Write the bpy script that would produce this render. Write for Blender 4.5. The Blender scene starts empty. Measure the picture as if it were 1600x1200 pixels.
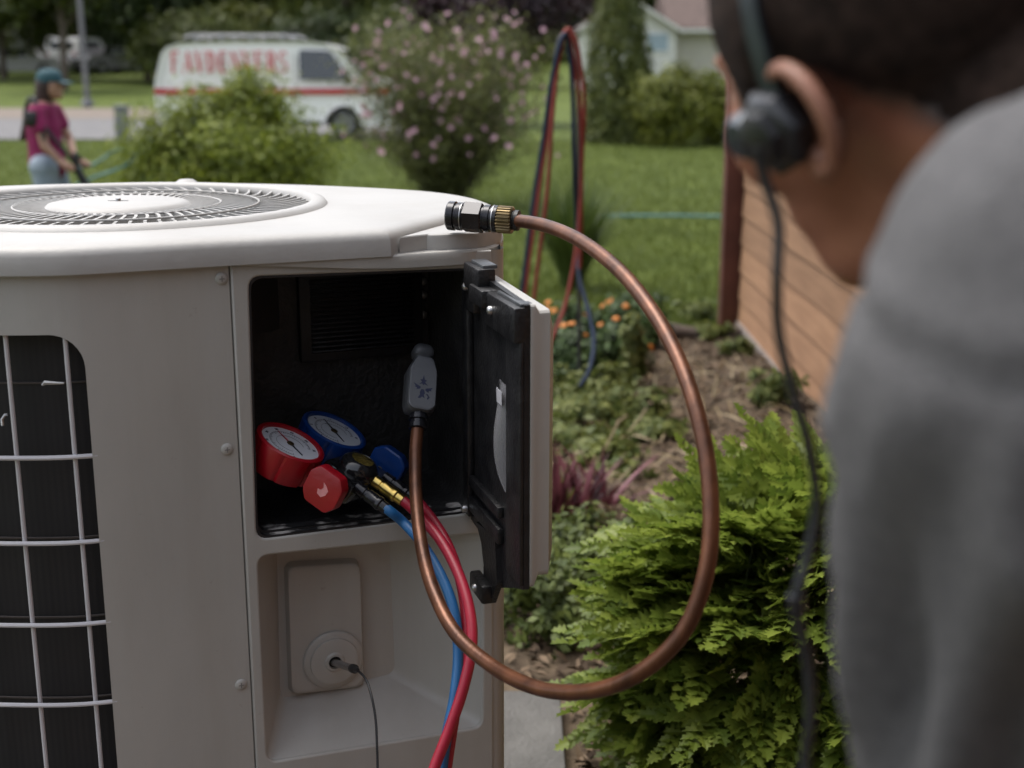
import bpy, bmesh, math, random
import numpy as np
from mathutils import Vector, Matrix, noise
R_ = math.radians
random.seed(7); RNG = np.random.default_rng(11)
S = bpy.context.scene
COL = S.collection

# ------------------------------------------------------------------ camera
CAM_H = 1.40
TILT = math.atan(512/2050)
cam_d = bpy.data.cameras.new('camera'); cam = bpy.data.objects.new('camera', cam_d); COL.objects.link(cam)
cam.location = (0, 0, CAM_H); cam.rotation_euler = (math.pi/2 - TILT, 0, 0)
cam_d.sensor_width = 36; cam_d.lens = 36*2050/1600; cam_d.clip_start = 0.02; cam_d.clip_end = 1500
cam_d.dof.use_dof = True; cam_d.dof.focus_distance = 1.76; cam_d.dof.aperture_fstop = 4.0; cam_d.dof.aperture_blades = 0
S.camera = cam

# ------------------------------------------------------------------ sky and sun (soft, thin-overcast daylight)
SUN_EL, SUN_AZ = 68.0, -55.0          # azimuth measured from +Y towards +X: the sun stands behind the scene, to the left
w = bpy.data.worlds.new('World'); S.world = w; w.use_nodes = True
nt = w.node_tree; bg = nt.nodes['Background']
sky = nt.nodes.new('ShaderNodeTexSky'); sky.sky_type = 'NISHITA'; sky.sun_disc = False
sky.sun_elevation = R_(SUN_EL); sky.sun_rotation = R_(SUN_AZ); sky.air_density = 1.0; sky.dust_density = 4.0; sky.ozone_density = 0.6
hs = nt.nodes.new('ShaderNodeHueSaturation'); hs.inputs['Saturation'].default_value = 0.45
nt.links.new(sky.outputs[0], hs.inputs['Color']); nt.links.new(hs.outputs[0], bg.inputs['Color'])
bg.inputs['Strength'].default_value = 0.15
sd = bpy.data.lights.new('sun', 'SUN'); sd.energy = 0.8; sd.angle = R_(35); sd.color = (1.0, 0.96, 0.90)
sun = bpy.data.objects.new('sun', sd); COL.objects.link(sun)
az, el = R_(SUN_AZ), R_(SUN_EL)
sdir = Vector((math.sin(az)*math.cos(el), math.cos(az)*math.cos(el), math.sin(el)))
sun.rotation_euler = sdir.to_track_quat('Z', 'Y').to_euler(); sun.location = sdir*30
S.view_settings.view_transform = 'Standard'; S.view_settings.look = 'None'
S.view_settings.exposure = 1.20; S.view_settings.gamma = 1.0; S.view_settings.use_curve_mapping = False
S.render.engine = 'CYCLES'

# ------------------------------------------------------------------ helpers
FW = Vector((0, math.cos(TILT), -math.sin(TILT))); UPV = Vector((0, math.sin(TILT), math.cos(TILT))); RT = Vector((1, 0, 0)); CAMP = Vector((0, 0, CAM_H))
def ray(x, y): return FW + RT*((x-800)/2050) - UPV*((y-600)/2050)
def at(x, y, Y):
    d = ray(x, y); return CAMP + d*(Y/d.y)
def atc(x, y, zc): return CAMP + ray(x, y)*zc
def V(*a): return Vector(a)
def sstep(a, b, t):
    t = min(1, max(0, (t-a)/(b-a))); return t*t*(3-2*t)
def ground_z(y, x=0.0):
    z = -0.3*sstep(3, 10.5, y)
    if y > 45: z += (y-45)*1.0/35
    return z

_m = {}
def mat(name, col, rough=0.6, metal=0.0, var=0.12, scale=8.0, bump=0.0, bscale=60.0, spec=0.5, coat=0.0, tint=None, stretch=None, detail=6):
    if name in _m: return _m[name]
    m = bpy.data.materials.new(name); m.use_nodes = True; t = m.node_tree; b = t.nodes['Principled BSDF']
    b.inputs['Roughness'].default_value = rough; b.inputs['Metallic'].default_value = metal
    b.inputs['Specular IOR Level'].default_value = spec; b.inputs['Coat Weight'].default_value = coat
    tc = t.nodes.new('ShaderNodeTexCoord'); src = tc.outputs['Object']
    if stretch:
        mp = t.nodes.new('ShaderNodeMapping'); mp.inputs['Scale'].default_value = stretch
        t.links.new(src, mp.inputs['Vector']); src = mp.outputs[0]
    n = t.nodes.new('ShaderNodeTexNoise'); n.inputs['Scale'].default_value = scale; n.inputs['Detail'].default_value = detail
    t.links.new(src, n.inputs['Vector'])
    cr = t.nodes.new('ShaderNodeValToRGB')
    c2 = tint if tint else tuple(min(1, c*(1+var)) for c in col)
    c1 = tuple(c*(1-var) for c in col) if not tint else col
    cr.color_ramp.elements[0].position = 0.3; cr.color_ramp.elements[1].position = 0.7
    cr.color_ramp.elements[0].color = (*c1, 1); cr.color_ramp.elements[1].color = (*c2, 1)
    t.links.new(n.outputs['Fac'], cr.inputs[0]); t.links.new(cr.outputs[0], b.inputs['Base Color'])
    if bump:
        n2 = t.nodes.new('ShaderNodeTexNoise'); n2.inputs['Scale'].default_value = bscale; n2.inputs['Detail'].default_value = 4
        t.links.new(src, n2.inputs['Vector'])
        bp = t.nodes.new('ShaderNodeBump'); bp.inputs['Strength'].default_value = bump; bp.inputs['Distance'].default_value = 0.01
        t.links.new(n2.outputs['Fac'], bp.inputs['Height']); t.links.new(bp.outputs[0], b.inputs['Normal'])
    _m[name] = m; return m
def leafmat(name, dark, light, trans=0.35, rough=0.55):
    if name in _m: return _m[name]
    m = bpy.data.materials.new(name); m.use_nodes = True; t = m.node_tree; b = t.nodes['Principled BSDF']; out = t.nodes['Material Output']
    b.inputs['Roughness'].default_value = rough; b.inputs['Specular IOR Level'].default_value = 0.35
    g = t.nodes.new('ShaderNodeNewGeometry'); oi = t.nodes.new('ShaderNodeObjectInfo')
    add = t.nodes.new('ShaderNodeMath'); add.operation = 'ADD'; t.links.new(g.outputs['Random Per Island'], add.inputs[0]); t.links.new(oi.outputs['Random'], add.inputs[1])
    fr = t.nodes.new('ShaderNodeMath'); fr.operation = 'FRACT'; t.links.new(add.outputs[0], fr.inputs[0])
    cr = t.nodes.new('ShaderNodeValToRGB'); cr.color_ramp.elements[0].color = (*dark, 1); cr.color_ramp.elements[1].color = (*light, 1)
    t.links.new(fr.outputs[0], cr.inputs[0]); t.links.new(cr.outputs[0], b.inputs['Base Color'])
    tr = t.nodes.new('ShaderNodeBsdfTranslucent'); t.links.new(cr.outputs[0], tr.inputs['Color'])
    mx = t.nodes.new('ShaderNodeMixShader'); mx.inputs[0].default_value = trans
    t.links.new(b.outputs[0], mx.inputs[1]); t.links.new(tr.outputs[0], mx.inputs[2]); t.links.new(mx.outputs[0], out.inputs['Surface'])
    _m[name] = m; return m

def tag(o, label=None, cat=None, group=None, kind=None):
    if label: o['label'] = label
    if cat: o['category'] = cat
    if group: o['group'] = group
    if kind: o['kind'] = kind
    return o
def link(o, parent=None):
    COL.objects.link(o)
    if parent is not None:
        o.parent = parent; o.matrix_parent_inverse = parent.matrix_world.inverted()
    return o
def thing(name, label, cat, loc, group=None, kind=None):
    o = bpy.data.objects.new(name, None); o.empty_display_size = 0.1; COL.objects.link(o)
    o.matrix_world = Matrix.Translation(Vector(loc)); tag(o, label, cat, group, kind); return o
def fast(name, verts, faces, m=None, parent=None, smooth=False):
    verts = np.asarray(verts, dtype=np.float32); faces = np.asarray(faces, dtype=np.int32)
    me = bpy.data.meshes.new(name); k = faces.shape[1]
    me.vertices.add(len(verts)); me.vertices.foreach_set('co', verts.ravel())
    me.loops.add(faces.size); me.loops.foreach_set('vertex_index', faces.ravel())
    me.polygons.add(len(faces)); me.polygons.foreach_set('loop_start', np.arange(0, faces.size, k, dtype=np.int32))
    me.update(calc_edges=True)
    if smooth: me.polygons.foreach_set('use_smooth', np.ones(len(faces), dtype=bool))
    if m: me.materials.append(m)
    return link(bpy.data.objects.new(name, me), parent)
def sharpen(me, ang=38):
    bm = bmesh.new(); bm.from_mesh(me); a = R_(ang)
    bmesh.ops.recalc_face_normals(bm, faces=bm.faces)
    for f in bm.faces: f.smooth = True
    for e in bm.edges:
        e.smooth = not (len(e.link_faces) != 2 or e.calc_face_angle(0) > a)
    bm.to_mesh(me); bm.free()
class MB:
    def __init__(s): s.v = []; s.f = []
    def add(s, vs, fs):
        o = len(s.v); s.v += [Vector(p) for p in vs]; s.f += [tuple(i+o for i in f) for f in fs]; return s
    def box(s, c, size, M=None, bev=0.0):
        x, y, z = (q/2 for q in size); c = Vector(c)
        if bev:
            bm = bmesh.new(); bmesh.ops.create_cube(bm, size=1)
            for v in bm.verts: v.co = Vector((v.co.x*size[0], v.co.y*size[1], v.co.z*size[2]))
            bmesh.ops.bevel(bm, geom=list(bm.edges), offset=bev, segments=2, affect='EDGES', profile=0.5)
            vs = [v.co.copy() for v in bm.verts]; bm.verts.index_update(); fs = [[v.index for v in f.verts] for f in bm.faces]; bm.free()
        else:
            vs = [V(i*x, j*y, k*z) for i in (-1, 1) for j in (-1, 1) for k in (-1, 1)]
            fs = [(0,1,3,2),(4,6,7,5),(0,4,5,1),(2,3,7,6),(0,2,6,4),(1,5,7,3)]
        vs = [(M @ (v+c) if M else v+c) for v in vs]
        return s.add(vs, fs)
    def loft(s, loops, cap=True, closed=True):
        n = len(loops[0]); vs = [p for l in loops for p in l]; fs = []
        for i in range(len(loops)-1):
            for j in range(n if closed else n-1):
                k = (j+1) % n; fs.append((i*n+j, i*n+k, (i+1)*n+k, (i+1)*n+j))
        if cap:
            fs.append(tuple(reversed(range(n)))); fs.append(tuple((len(loops)-1)*n+j for j in range(n)))
        return s.add(vs, fs)
    def tube(s, pts, r, seg=10, cap=True):
        pts = [Vector(p) for p in pts]; n = len(pts); rr = r if isinstance(r, (list, tuple)) else [r]*n
        t0 = (pts[1]-pts[0]).normalized(); u = t0.orthogonal().normalized(); loops = []
        for i, p in enumerate(pts):
            t = (pts[min(i+1, n-1)]-pts[max(i-1, 0)]).normalized()
            u = (u - t*u.dot(t)).normalized(); v = t.cross(u)
            loops.append([p + (u*math.cos(a)+v*math.sin(a))*rr[i] for a in (2*math.pi*k/seg for k in range(seg))])
        return s.loft(loops, cap)
    def lathe(s, prof, M=None, seg=24, cap=True):   # prof: (r, z)
        loops = []
        for r, z in prof:
            l = [V(r*math.cos(a), r*math.sin(a), z) for a in (2*math.pi*k/seg for k in range(seg))]
            loops.append([M @ p for p in l] if M else l)
        return s.loft(loops, cap)
    def prism(s, loop, d0, d1, M=None):
        a = [V(x, y, d0) for x, y in loop]; b = [V(x, y, d1) for x, y in loop]
        if M: a = [M @ p for p in a]; b = [M @ p for p in b]
        return s.loft([a, b])
    def build(s, name, m, parent=None, smooth=True, ang=38):
        me = bpy.data.meshes.new(name); me.from_pydata([tuple(p) for p in s.v], [], s.f); me.update()
        if m: me.materials.append(m)
        if smooth: sharpen(me, ang)
        return link(bpy.data.objects.new(name, me), parent)
def frame(o, x, y, z):
    M = Matrix.Identity(4)
    for i, c in enumerate((x, y, z, o)):
        for j in range(3): M[j][i] = c[j]
    return M
def zframe(o, z, up=(0, 0, 1)):
    z = Vector(z).normalized(); x = Vector(up).cross(z)
    if x.length < 1e-4: x = z.orthogonal()
    x.normalize(); return frame(Vector(o), x, z.cross(x), z)
def spline(pts, n=8):
    pts = [Vector(p) for p in pts]; out = []
    for i in range(len(pts)-1):
        p0 = pts[max(i-1, 0)]; p1 = pts[i]; p2 = pts[i+1]; p3 = pts[min(i+2, len(pts)-1)]
        for k in range(n):
            t = k/n
            out.append(0.5*((2*p1)+(p2-p0)*t+(2*p0-5*p1+4*p2-p3)*t*t+(3*p1-p0-3*p2+p3)*t**3))
    out.append(pts[-1]); return out
def rrect(x0, x1, y0, y1, r, n=5):
    out = []
    for cx, cy, a0 in ((x1-r, y1-r, 0), (x0+r, y1-r, 90), (x0+r, y0+r, 180), (x1-r, y0+r, 270)):
        for k in range(n+1):
            a = R_(a0+90*k/n); out.append((cx+r*math.cos(a), cy+r*math.sin(a)))
    return out
def rquad(c, r, n=5):       # rounded polygon from CCW corners
    out = []; m = len(c)
    for i in range(m):
        p = Vector(c[i]); a = (Vector(c[i-1])-p); b = (Vector(c[(i+1) % m])-p)
        a = a.normalized()*min(r, a.length*.45); b = b.normalized()*min(r, b.length*.45)
        for k in range(n+1):
            t = k/n; q = (p+a)*(1-t)**2 + p*2*t*(1-t) + (p+b)*t*t; out.append((q.x, q.y))
    return out
def plate(name, loops, thick, bev, M, m, parent):     # flat sheet with holes and rounded edges
    cu = bpy.data.curves.new(name, 'CURVE'); cu.dimensions = '2D'; cu.fill_mode = 'BOTH'; cu.extrude = thick/2; cu.bevel_depth = bev; cu.bevel_resolution = 2; cu.offset = -bev
    for lp in loops:
        sp = cu.splines.new('POLY'); sp.points.add(len(lp)-1); sp.use_cyclic_u = True
        for i, p in enumerate(lp): sp.points[i].co = (p[0], p[1], 0, 1)
    o = bpy.data.objects.new(name, cu); COL.objects.link(o)
    me = bpy.data.meshes.new_from_object(o.evaluated_get(bpy.context.evaluated_depsgraph_get()))
    bpy.data.objects.remove(o); bpy.data.curves.remove(cu)
    me.transform(M); me.name = name; me.materials.clear(); me.materials.append(m)
    sharpen(me, 50)
    return link(bpy.data.objects.new(name, me), parent)
def textmesh(name, txt, size, M, m, parent, ext=0.0002):
    cu = bpy.data.curves.new(name, 'FONT'); cu.body = txt; cu.size = size; cu.align_x = 'CENTER'; cu.align_y = 'CENTER'; cu.extrude = ext
    o = bpy.data.objects.new(name, cu); COL.objects.link(o)
    me = bpy.data.meshes.new_from_object(o.evaluated_get(bpy.context.evaluated_depsgraph_get()))
    bpy.data.objects.remove(o); me.transform(M); me.materials.clear(); me.materials.append(m); me.name = name
    return link(bpy.data.objects.new(name, me), parent)
def blob(prims, voxel, smooth=6):     # continuous skin over capsules and ellipsoids
    bm = bmesh.new()
    for p in prims:
        if p[0] == 'c':
            _, a, b, ra, rb = p; t = bmesh.new(); vs = []
            for c, r in ((a, ra), (b, rb)):
                r0 = bmesh.ops.create_icosphere(t, subdivisions=3, radius=r, matrix=Matrix.Translation(Vector(c))); vs += r0['verts']
            h = bmesh.ops.convex_hull(t, input=t.verts)
            bmesh.ops.delete(t, geom=[g for g in h['geom_interior'] if isinstance(g, bmesh.types.BMVert)], context='VERTS')
        else:
            _, c, rad, M = p; t = bmesh.new()
            D = Matrix.Diagonal((*rad, 1)); bmesh.ops.create_icosphere(t, subdivisions=4, radius=1, matrix=Matrix.Translation(Vector(c)) @ (M if M else Matrix.Identity(4)) @ D)
        tm = bpy.data.meshes.new('t'); t.to_mesh(tm); t.free(); bm.from_mesh(tm); bpy.data.meshes.remove(tm)
    me = bpy.data.meshes.new('b'); bm.to_mesh(me); bm.free()
    o = bpy.data.objects.new('b', me); COL.objects.link(o)
    md = o.modifiers.new('r', 'REMESH'); md.mode = 'VOXEL'; md.voxel_size = voxel
    sm = o.modifiers.new('s', 'SMOOTH'); sm.factor = 0.5; sm.iterations = smooth
    out = bpy.data.meshes.new_from_object(o.evaluated_get(bpy.context.evaluated_depsgraph_get()))
    bpy.data.objects.remove(o); out.polygons.foreach_set('use_smooth', np.ones(len(out.polygons), dtype=bool)); return out
def leaves(cen, nrm, size, asp=0.5, jit=0.6, fold=0.25):
    n = len(cen); nrm = nrm + RNG.normal(0, jit, (n, 3)); nrm /= np.linalg.norm(nrm, axis=1)[:, None]
    r = RNG.normal(0, 1, (n, 3)); u = np.cross(nrm, r); u /= np.linalg.norm(u, axis=1)[:, None]; v = np.cross(nrm, u)
    s = (size*RNG.uniform(.6, 1.4, n))[:, None]
    a = cen - u*s*.5; b = cen + u*s*.5; c = cen + v*s*asp*.5 + nrm*s*fold*.3; d = cen - v*s*asp*.5 + nrm*s*fold*.3
    vs = np.stack([a, d, b, c], 1).reshape(-1, 3); i = np.arange(n)*4
    return vs, np.stack([i, i+1, i+2, i+3], 1)
def cloud(center, rad, n, clumps, spread, shell=0.55, low=-1.0):
    d = RNG.normal(0, 1, (clumps*3, 3)); d /= np.linalg.norm(d, axis=1)[:, None]; d = d[d[:, 2] > low][:clumps]
    rr = RNG.uniform(shell, 1.0, len(d))[:, None]; cc = d*rr
    k = RNG.integers(0, len(d), n); p = cc[k] + RNG.normal(0, spread, (n, 3))
    nn = p/np.maximum(1e-6, np.linalg.norm(p, axis=1)[:, None]) + np.array([0, 0, .4])
    return p*np.array(rad)+np.array(center), nn

# ------------------------------------------------------------------ materials
CREAM = mat('painted_steel_greige', (0.385, 0.377, 0.353), 0.42, var=0.07, scale=7, stretch=(1, 1, .45), bump=0.03, bscale=400)
LIDM = mat('painted_steel_lid', (0.365, 0.359, 0.343), 0.5, var=0.05, scale=7, bump=0.05, bscale=90)
BLACK = mat('black_moulded_plastic', (0.006, 0.006, 0.007), 0.45, var=0.5, scale=30, bump=0.15, bscale=250)
BLACKW = mat('worn_black_plastic', (0.004, 0.004, 0.005), 0.40, scale=38, tint=(0.014, 0.014, 0.015), bump=0.2, bscale=180)
CHALK = mat('scuffed_black_sill', (0.02, 0.02, 0.02), 0.6, scale=70, tint=(0.55, 0.52, 0.48), bump=0.4, bscale=120, stretch=(.5, .5, 1))
_e = CHALK.node_tree.nodes['Color Ramp'].color_ramp.elements; _e[0].position = .50; _e[1].position = .66
STEEL = mat('dull_zinc', (0.40, 0.40, 0.40), 0.35, metal=0.9, var=0.2, scale=60)
BRASS = mat('brass', (0.55, 0.40, 0.12), 0.28, metal=1.0, var=0.12, scale=80)
OLDBRASS = mat('tarnished_brass', (0.17, 0.128, 0.068), 0.38, metal=0.9, var=0.25, scale=90)
COPPER = mat('worn_copper', (0.052, 0.020, 0.010), 0.36, metal=0.45, scale=38, tint=(0.150, 0.058, 0.027), stretch=(1, 1, .35), bump=0.06, bscale=150)
GAUGER = mat('red_rubber', (0.27, 0.003, 0.010), 0.34, var=0.12, scale=30, bump=0.04, bscale=150)
GAUGEB = mat('blue_rubber', (0.004, 0.035, 0.17), 0.34, var=0.12, scale=30, bump=0.04, bscale=150)
HOSER = mat('red_hose_rubber', (0.32, 0.010, 0.030), 0.42, var=0.1, scale=40)
HOSEB = mat('blue_hose_rubber', (0.012, 0.10, 0.26), 0.42, var=0.1, scale=40)
DIAL = mat('gauge_dial_paper', (0.62, 0.64, 0.68), 0.3, var=0.03, scale=20, coat=0.6)
INK = mat('black_ink', (0.02, 0.02, 0.03), 0.5, var=0.05)
REDINK = mat('red_ink', (0.45, 0.02, 0.03), 0.5, var=0.05)
GUNM = mat('black_anodised_metal', (0.014, 0.014, 0.017), 0.22, metal=0.3, var=0.3, scale=50)
GREYP = mat('grey_plastic', (0.115, 0.119, 0.128), 0.42, var=0.08, scale=40)
NAVY = mat('navy_print', (0.02, 0.025, 0.06), 0.5, var=0.2, scale=200)
CHIPP = mat('bare_scuffed_plastic', (0.55, 0.22, 0.22), 0.6, var=0.2, scale=80)
DARK = mat('dark_void', (0.01, 0.01, 0.01), 0.8, var=0.2)
WIREM = mat('white_coated_wire', (0.52, 0.51, 0.53), 0.4, var=0.06, scale=40)

def coil_mat():
    m = bpy.data.materials.new('condenser_coil_fins'); m.use_nodes = True; t = m.node_tree; b = t.nodes['Principled BSDF']
    b.inputs['Roughness'].default_value = 0.6
    tc = t.nodes.new('ShaderNodeTexCoord'); wv = t.nodes.new('ShaderNodeTexWave'); wv.bands_direction = 'DIAGONAL'; wv.inputs['Scale'].default_value = 75; wv.inputs['Distortion'].default_value = 0
    mp = t.nodes.new('ShaderNodeMapping'); mp.inputs['Scale'].default_value = (1, .2, 0)
    t.links.new(tc.outputs['Object'], mp.inputs[0]); t.links.new(mp.outputs[0], wv.inputs[0])
    n = t.nodes.new('ShaderNodeTexNoise'); n.inputs['Scale'].default_value = 14; t.links.new(tc.outputs['Object'], n.inputs[0])
    mu = t.nodes.new('ShaderNodeMath'); mu.operation = 'MULTIPLY'; t.links.new(wv.outputs['Fac'], mu.inputs[0]); t.links.new(n.outputs['Fac'], mu.inputs[1])
    cr = t.nodes.new('ShaderNodeValToRGB'); cr.color_ramp.elements[0].color = (.006, .006, .008, 1); cr.color_ramp.elements[1].color = (.016, .015, .016, 1)
    t.links.new(mu.outputs[0], cr.inputs[0]); t.links.new(cr.outputs[0], b.inputs['Base Color']); return m
COIL = coil_mat()

def weather(m, amount, scale, stretch, sharp=(.45, .75)):      # faint dirt streaks over a paint
    t = m.node_tree; b = t.nodes['Principled BSDF']; src = b.inputs['Base Color'].links[0].from_socket
    tc = t.nodes.new('ShaderNodeTexCoord'); mp = t.nodes.new('ShaderNodeMapping'); mp.inputs['Scale'].default_value = stretch
    n = t.nodes.new('ShaderNodeTexNoise'); n.inputs['Scale'].default_value = scale; n.inputs['Detail'].default_value = 8; n.inputs['Roughness'].default_value = .65
    t.links.new(tc.outputs['Object'], mp.inputs[0]); t.links.new(mp.outputs[0], n.inputs['Vector'])
    cr = t.nodes.new('ShaderNodeValToRGB'); cr.color_ramp.elements[0].position, cr.color_ramp.elements[1].position = sharp
    cr.color_ramp.elements[0].color = (1, 1, 1, 1); k = 1-amount; cr.color_ramp.elements[1].color = (k, k*.98, k*.95, 1)
    mx = t.nodes.new('ShaderNodeMix'); mx.data_type = 'RGBA'; mx.blend_type = 'MULTIPLY'; mx.inputs['Factor'].default_value = 1
    t.links.new(n.outputs['Fac'], cr.inputs[0]); t.links.new(src, mx.inputs['A']); t.links.new(cr.outputs[0], mx.inputs['B']); t.links.new(mx.outputs['Result'], b.inputs['Base Color'])
weather(CREAM, .10, 9, (1, 1, .12)); weather(CREAM, .16, 60, (1, 1, 1), (.66, .74)); weather(LIDM, .10, 6, (1, 1, 1)); weather(LIDM, .18, 70, (1, 1, 1), (.66, .73))
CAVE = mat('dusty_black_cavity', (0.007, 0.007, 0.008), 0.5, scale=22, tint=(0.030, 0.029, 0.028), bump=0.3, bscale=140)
# ------------------------------------------------------------------ the ground
def sheet(name, xs, ys, dz, m, zf=ground_z):
    vs = [(x, y, zf(y)+dz) for y in ys for x in xs]; n = len(xs)
    fs = [(j*n+i, j*n+i+1, (j+1)*n+i+1, (j+1)*n+i) for j in range(len(ys)-1) for i in range(n-1)]
    o = fast(name, vs, fs, m, smooth=True); tag(o, kind='structure'); return o
YS = [-15, 0, 1, 2, 3] + [3.5+.5*i for i in range(16)] + [12, 14, 16, 20, 25, 27, 30, 37, 40, 45, 50, 55, 60, 70, 80, 100, 130, 180, 300, 600]
XS = [-400, -150, -80, -40, -20, -10, -5, -2, 0, 2, 5, 10, 20, 40, 80, 150, 400]
def far_z(y): return ground_z(min(y, 100))
LAWN = mat('lawn_turf', (0.046, 0.066, 0.010), 0.9, scale=2.2, tint=(0.098, 0.128, 0.022), bump=0.5, bscale=50, spec=0.2)
SOIL = mat('garden_soil', (0.045, 0.032, 0.022), 0.95, scale=9, tint=(0.13, 0.098, 0.065), bump=0.9, bscale=35, spec=0.2)
ASPH = mat('old_asphalt', (0.105, 0.102, 0.104), 0.9, scale=3, tint=(0.145, 0.14, 0.138), bump=0.2, bscale=80)
DIRT = mat('gravel_verge', (0.13, 0.105, 0.085), 0.95, scale=5, tint=(0.19, 0.155, 0.125), bump=0.4, bscale=60)
CONC = mat('weathered_concrete', (0.075, 0.073, 0.068), 0.9, scale=10, tint=(0.13, 0.126, 0.118), bump=0.4, bscale=90)
sheet('lawn', XS, YS, 0, LAWN, far_z)
sheet('road', [-400, -60, -20, -5, -1.6], [27.7, 30, 33, 37], 0.03, ASPH)
sheet('verge', [-400, -60, -20, -5, -1.6], [37, 40, 44.5], 0.035, DIRT)
bx = [-2.2, -1.5, -.8, -.2, 0, .2, .4, .6, .8, 1.0, 1.15, 1.36]; by = [-3, -1, 0, 1, 1.6] + [2+.15*i for i in range(37)]
bv = []
for y in by:
    for x in bx:
        bv.append((x, y, ground_z(y)+.008+.035*max(0, noise.noise(V(x*2.2, y*2.2, 3)))+.012*abs(noise.noise(V(x*9, y*9, 1)))))
nb = len(bx)
o = fast('garden_bed', bv, [(j*nb+i, j*nb+i+1, (j+1)*nb+i+1, (j+1)*nb+i) for j in range(len(by)-1) for i in range(nb-1)], SOIL, smooth=True); tag(o, kind='structure')
# concrete pad under the unit
m = MB(); m.box((-.56, 1.88, .02), (1.33, 1.46, .085), bev=.008)
o = m.build('equipment_pad', CONC); tag(o, 'weathered grey concrete pad under the air conditioner', 'concrete pad')

# bark and straw chips on the bed
n = 9000
cx = RNG.uniform(-.1, 1.3, n); cy = 2.0 + 5.4*RNG.uniform(0, 1, n)**1.3
cz = np.array([ground_z(y)+.022+.03*max(0, noise.noise(V(x*2.2, y*2.2, 3))) for x, y in zip(cx, cy)])
keep = ~((cx < .13) & (cy < 2.75)); cx, cy, cz = cx[keep], cy[keep], cz[keep]; n = len(cx)
vs, fs = leaves(np.stack([cx, cy, cz], 1), np.tile([0, 0, 1.], (n, 1)), 0.045, asp=.35, jit=.35, fold=.4)
o = fast('bark_mulch', vs, fs, leafmat('bark_chips', (0.030, 0.019, 0.012), (0.19, 0.135, 0.088), 0.0, 0.9)); tag(o, 'brown bark and straw mulch over the garden bed', 'mulch', kind='stuff')
# grass blades on the lawn
def blades(n, x0, x1, y0, y1, h, wd, m, name, label, pw=1.0, mask=None):
    X = RNG.uniform(x0, x1, n); Y = y0+(y1-y0)*RNG.uniform(0, 1, n)**pw
    if mask is not None: k = mask(X, Y); X, Y = X[k], Y[k]
    X = X*Y; k = (Y > 7.62) | (X < -2.2); X, Y = X[k], Y[k]; n = len(X); Z = np.array([ground_z(y) for y in Y]); a = RNG.uniform(0, 6.283, n); hh = h*RNG.uniform(.5, 1.4, n)
    p = np.stack([X, Y, Z], 1); u = np.stack([np.cos(a), np.sin(a), 0*a], 1)*wd; t = np.stack([RNG.normal(0, .4, n)*hh, RNG.normal(0, .4, n)*hh, hh], 1)
    v = np.stack([p-u, p+u, p+t], 1).reshape(-1, 3); i = np.arange(n)*3
    o = fast(name, v, np.stack([i, i+1, i+2], 1), m); tag(o, label, 'grass', kind='stuff'); return o
GRASS = leafmat('grass_blades', (0.060, 0.086, 0.012), (0.155, 0.185, 0.038), 0.35, 0.6)
blades(200000, -.47, .47, 7.3, 27.6, .055, .006, GRASS, 'lawn_grass', 'short mown lawn grass between garden bed and road', 1.25)

# ------------------------------------------------------------------ the air conditioner
UC = V(-.581, 1.944, 0)
LID = [(-.80,1.55),(-.70,1.527),(-.60,1.521),(-.527,1.528),(-.459,1.554),(-.39,1.584),(-.347,1.602),(-.25,1.641),(-.149,1.681),(-.075,1.711),(-.038,1.737),(-.016,1.785),(-.009,1.87),(-.02,1.98),(-.055,2.09),(-.13,2.19),(-.263,2.268),(-.42,2.325),(-.577,2.345),(-.75,2.33),(-.89,2.28),(-1.0,2.17),(-1.06,2.02),(-1.06,1.86),(-1.02,1.72),(-.93,1.61)]
lp = LID+LID[:3]; sp_ = spline([(*p, 0) for p in [LID[-1]]+lp], 12)[12:12+12*len(LID)]
th_ = np.unwrap([math.atan2(p.y-UC.y, p.x-UC.x) for p in sp_]); rr_ = np.array([math.hypot(p.y-UC.y, p.x-UC.x) for p in sp_])
_o = np.argsort(np.mod(th_, 2*math.pi)); TH_S = np.mod(th_, 2*math.pi)[_o]; RR_S = rr_[_o]
def RO(a): return float(np.interp(a % (2*math.pi), TH_S, RR_S, period=2*math.pi))
def pol(a, r, z): return V(UC.x+r*math.cos(a), UC.y+r*math.sin(a), z)
unit = thing('air_conditioner', 'large greige outdoor air conditioner with round fan grille and open service hatch', 'air conditioner', (-.56, 1.92, .0625))
ZT, ZL, ZB = 1.185, 1.150, .0635
NA = 360; AN = [2*math.pi*i/NA for i in range(NA)]
E_ = V(.92848, .37139, 0); N_ = V(.37139, -.92848, 0); O_ = V(-.351, 1.613, 0)      # service panel plane
def sp(s, z, d=0.0): return O_ + E_*s + V(0, 0, z) - N_*d
PM = frame(O_, E_, V(0, 0, 1), N_)                                               # (s, z, out)
# lid: the upper shell stops short of the hinge corner; a lower corner block fills it
def lid_corner(p):     # how far a point lies into the corner that is cut from the upper shell
    a = V(-.150, 1.690, 0); b = V(-.030, 1.965, 0); d = (b-a).normalized(); nn = V(d.y, -d.x, 0)
    return (V(p.x, p.y, 0)-a).dot(nn)
def lid_r(a):
    r = RO(a); p = pol(a, r, 0); k = lid_corner(p)
    if k > 0:
        lo, hi = 0, r
        for _ in range(30):
            mi = (lo+hi)/2
            if lid_corner(pol(a, mi, 0)) > 0: hi = mi
            else: lo = mi
        r = lo
    return r
LANG = sorted(set(AN+[math.atan2(1.681-UC.y+d, -.149-UC.x+d)+2*math.pi for d in (-.004, 0, .004, .008)]))
LR = [lid_r(a) for a in LANG]
prof = [(-.012, ZL+.001), (0.0, ZL), (0.0, ZL+.004), (-.001, ZL+.021), (-.0035, ZL+.0265), (-.008, ZL+.0305), (-.016, ZL+.0335), (-.03, ZL+.035)]
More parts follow.
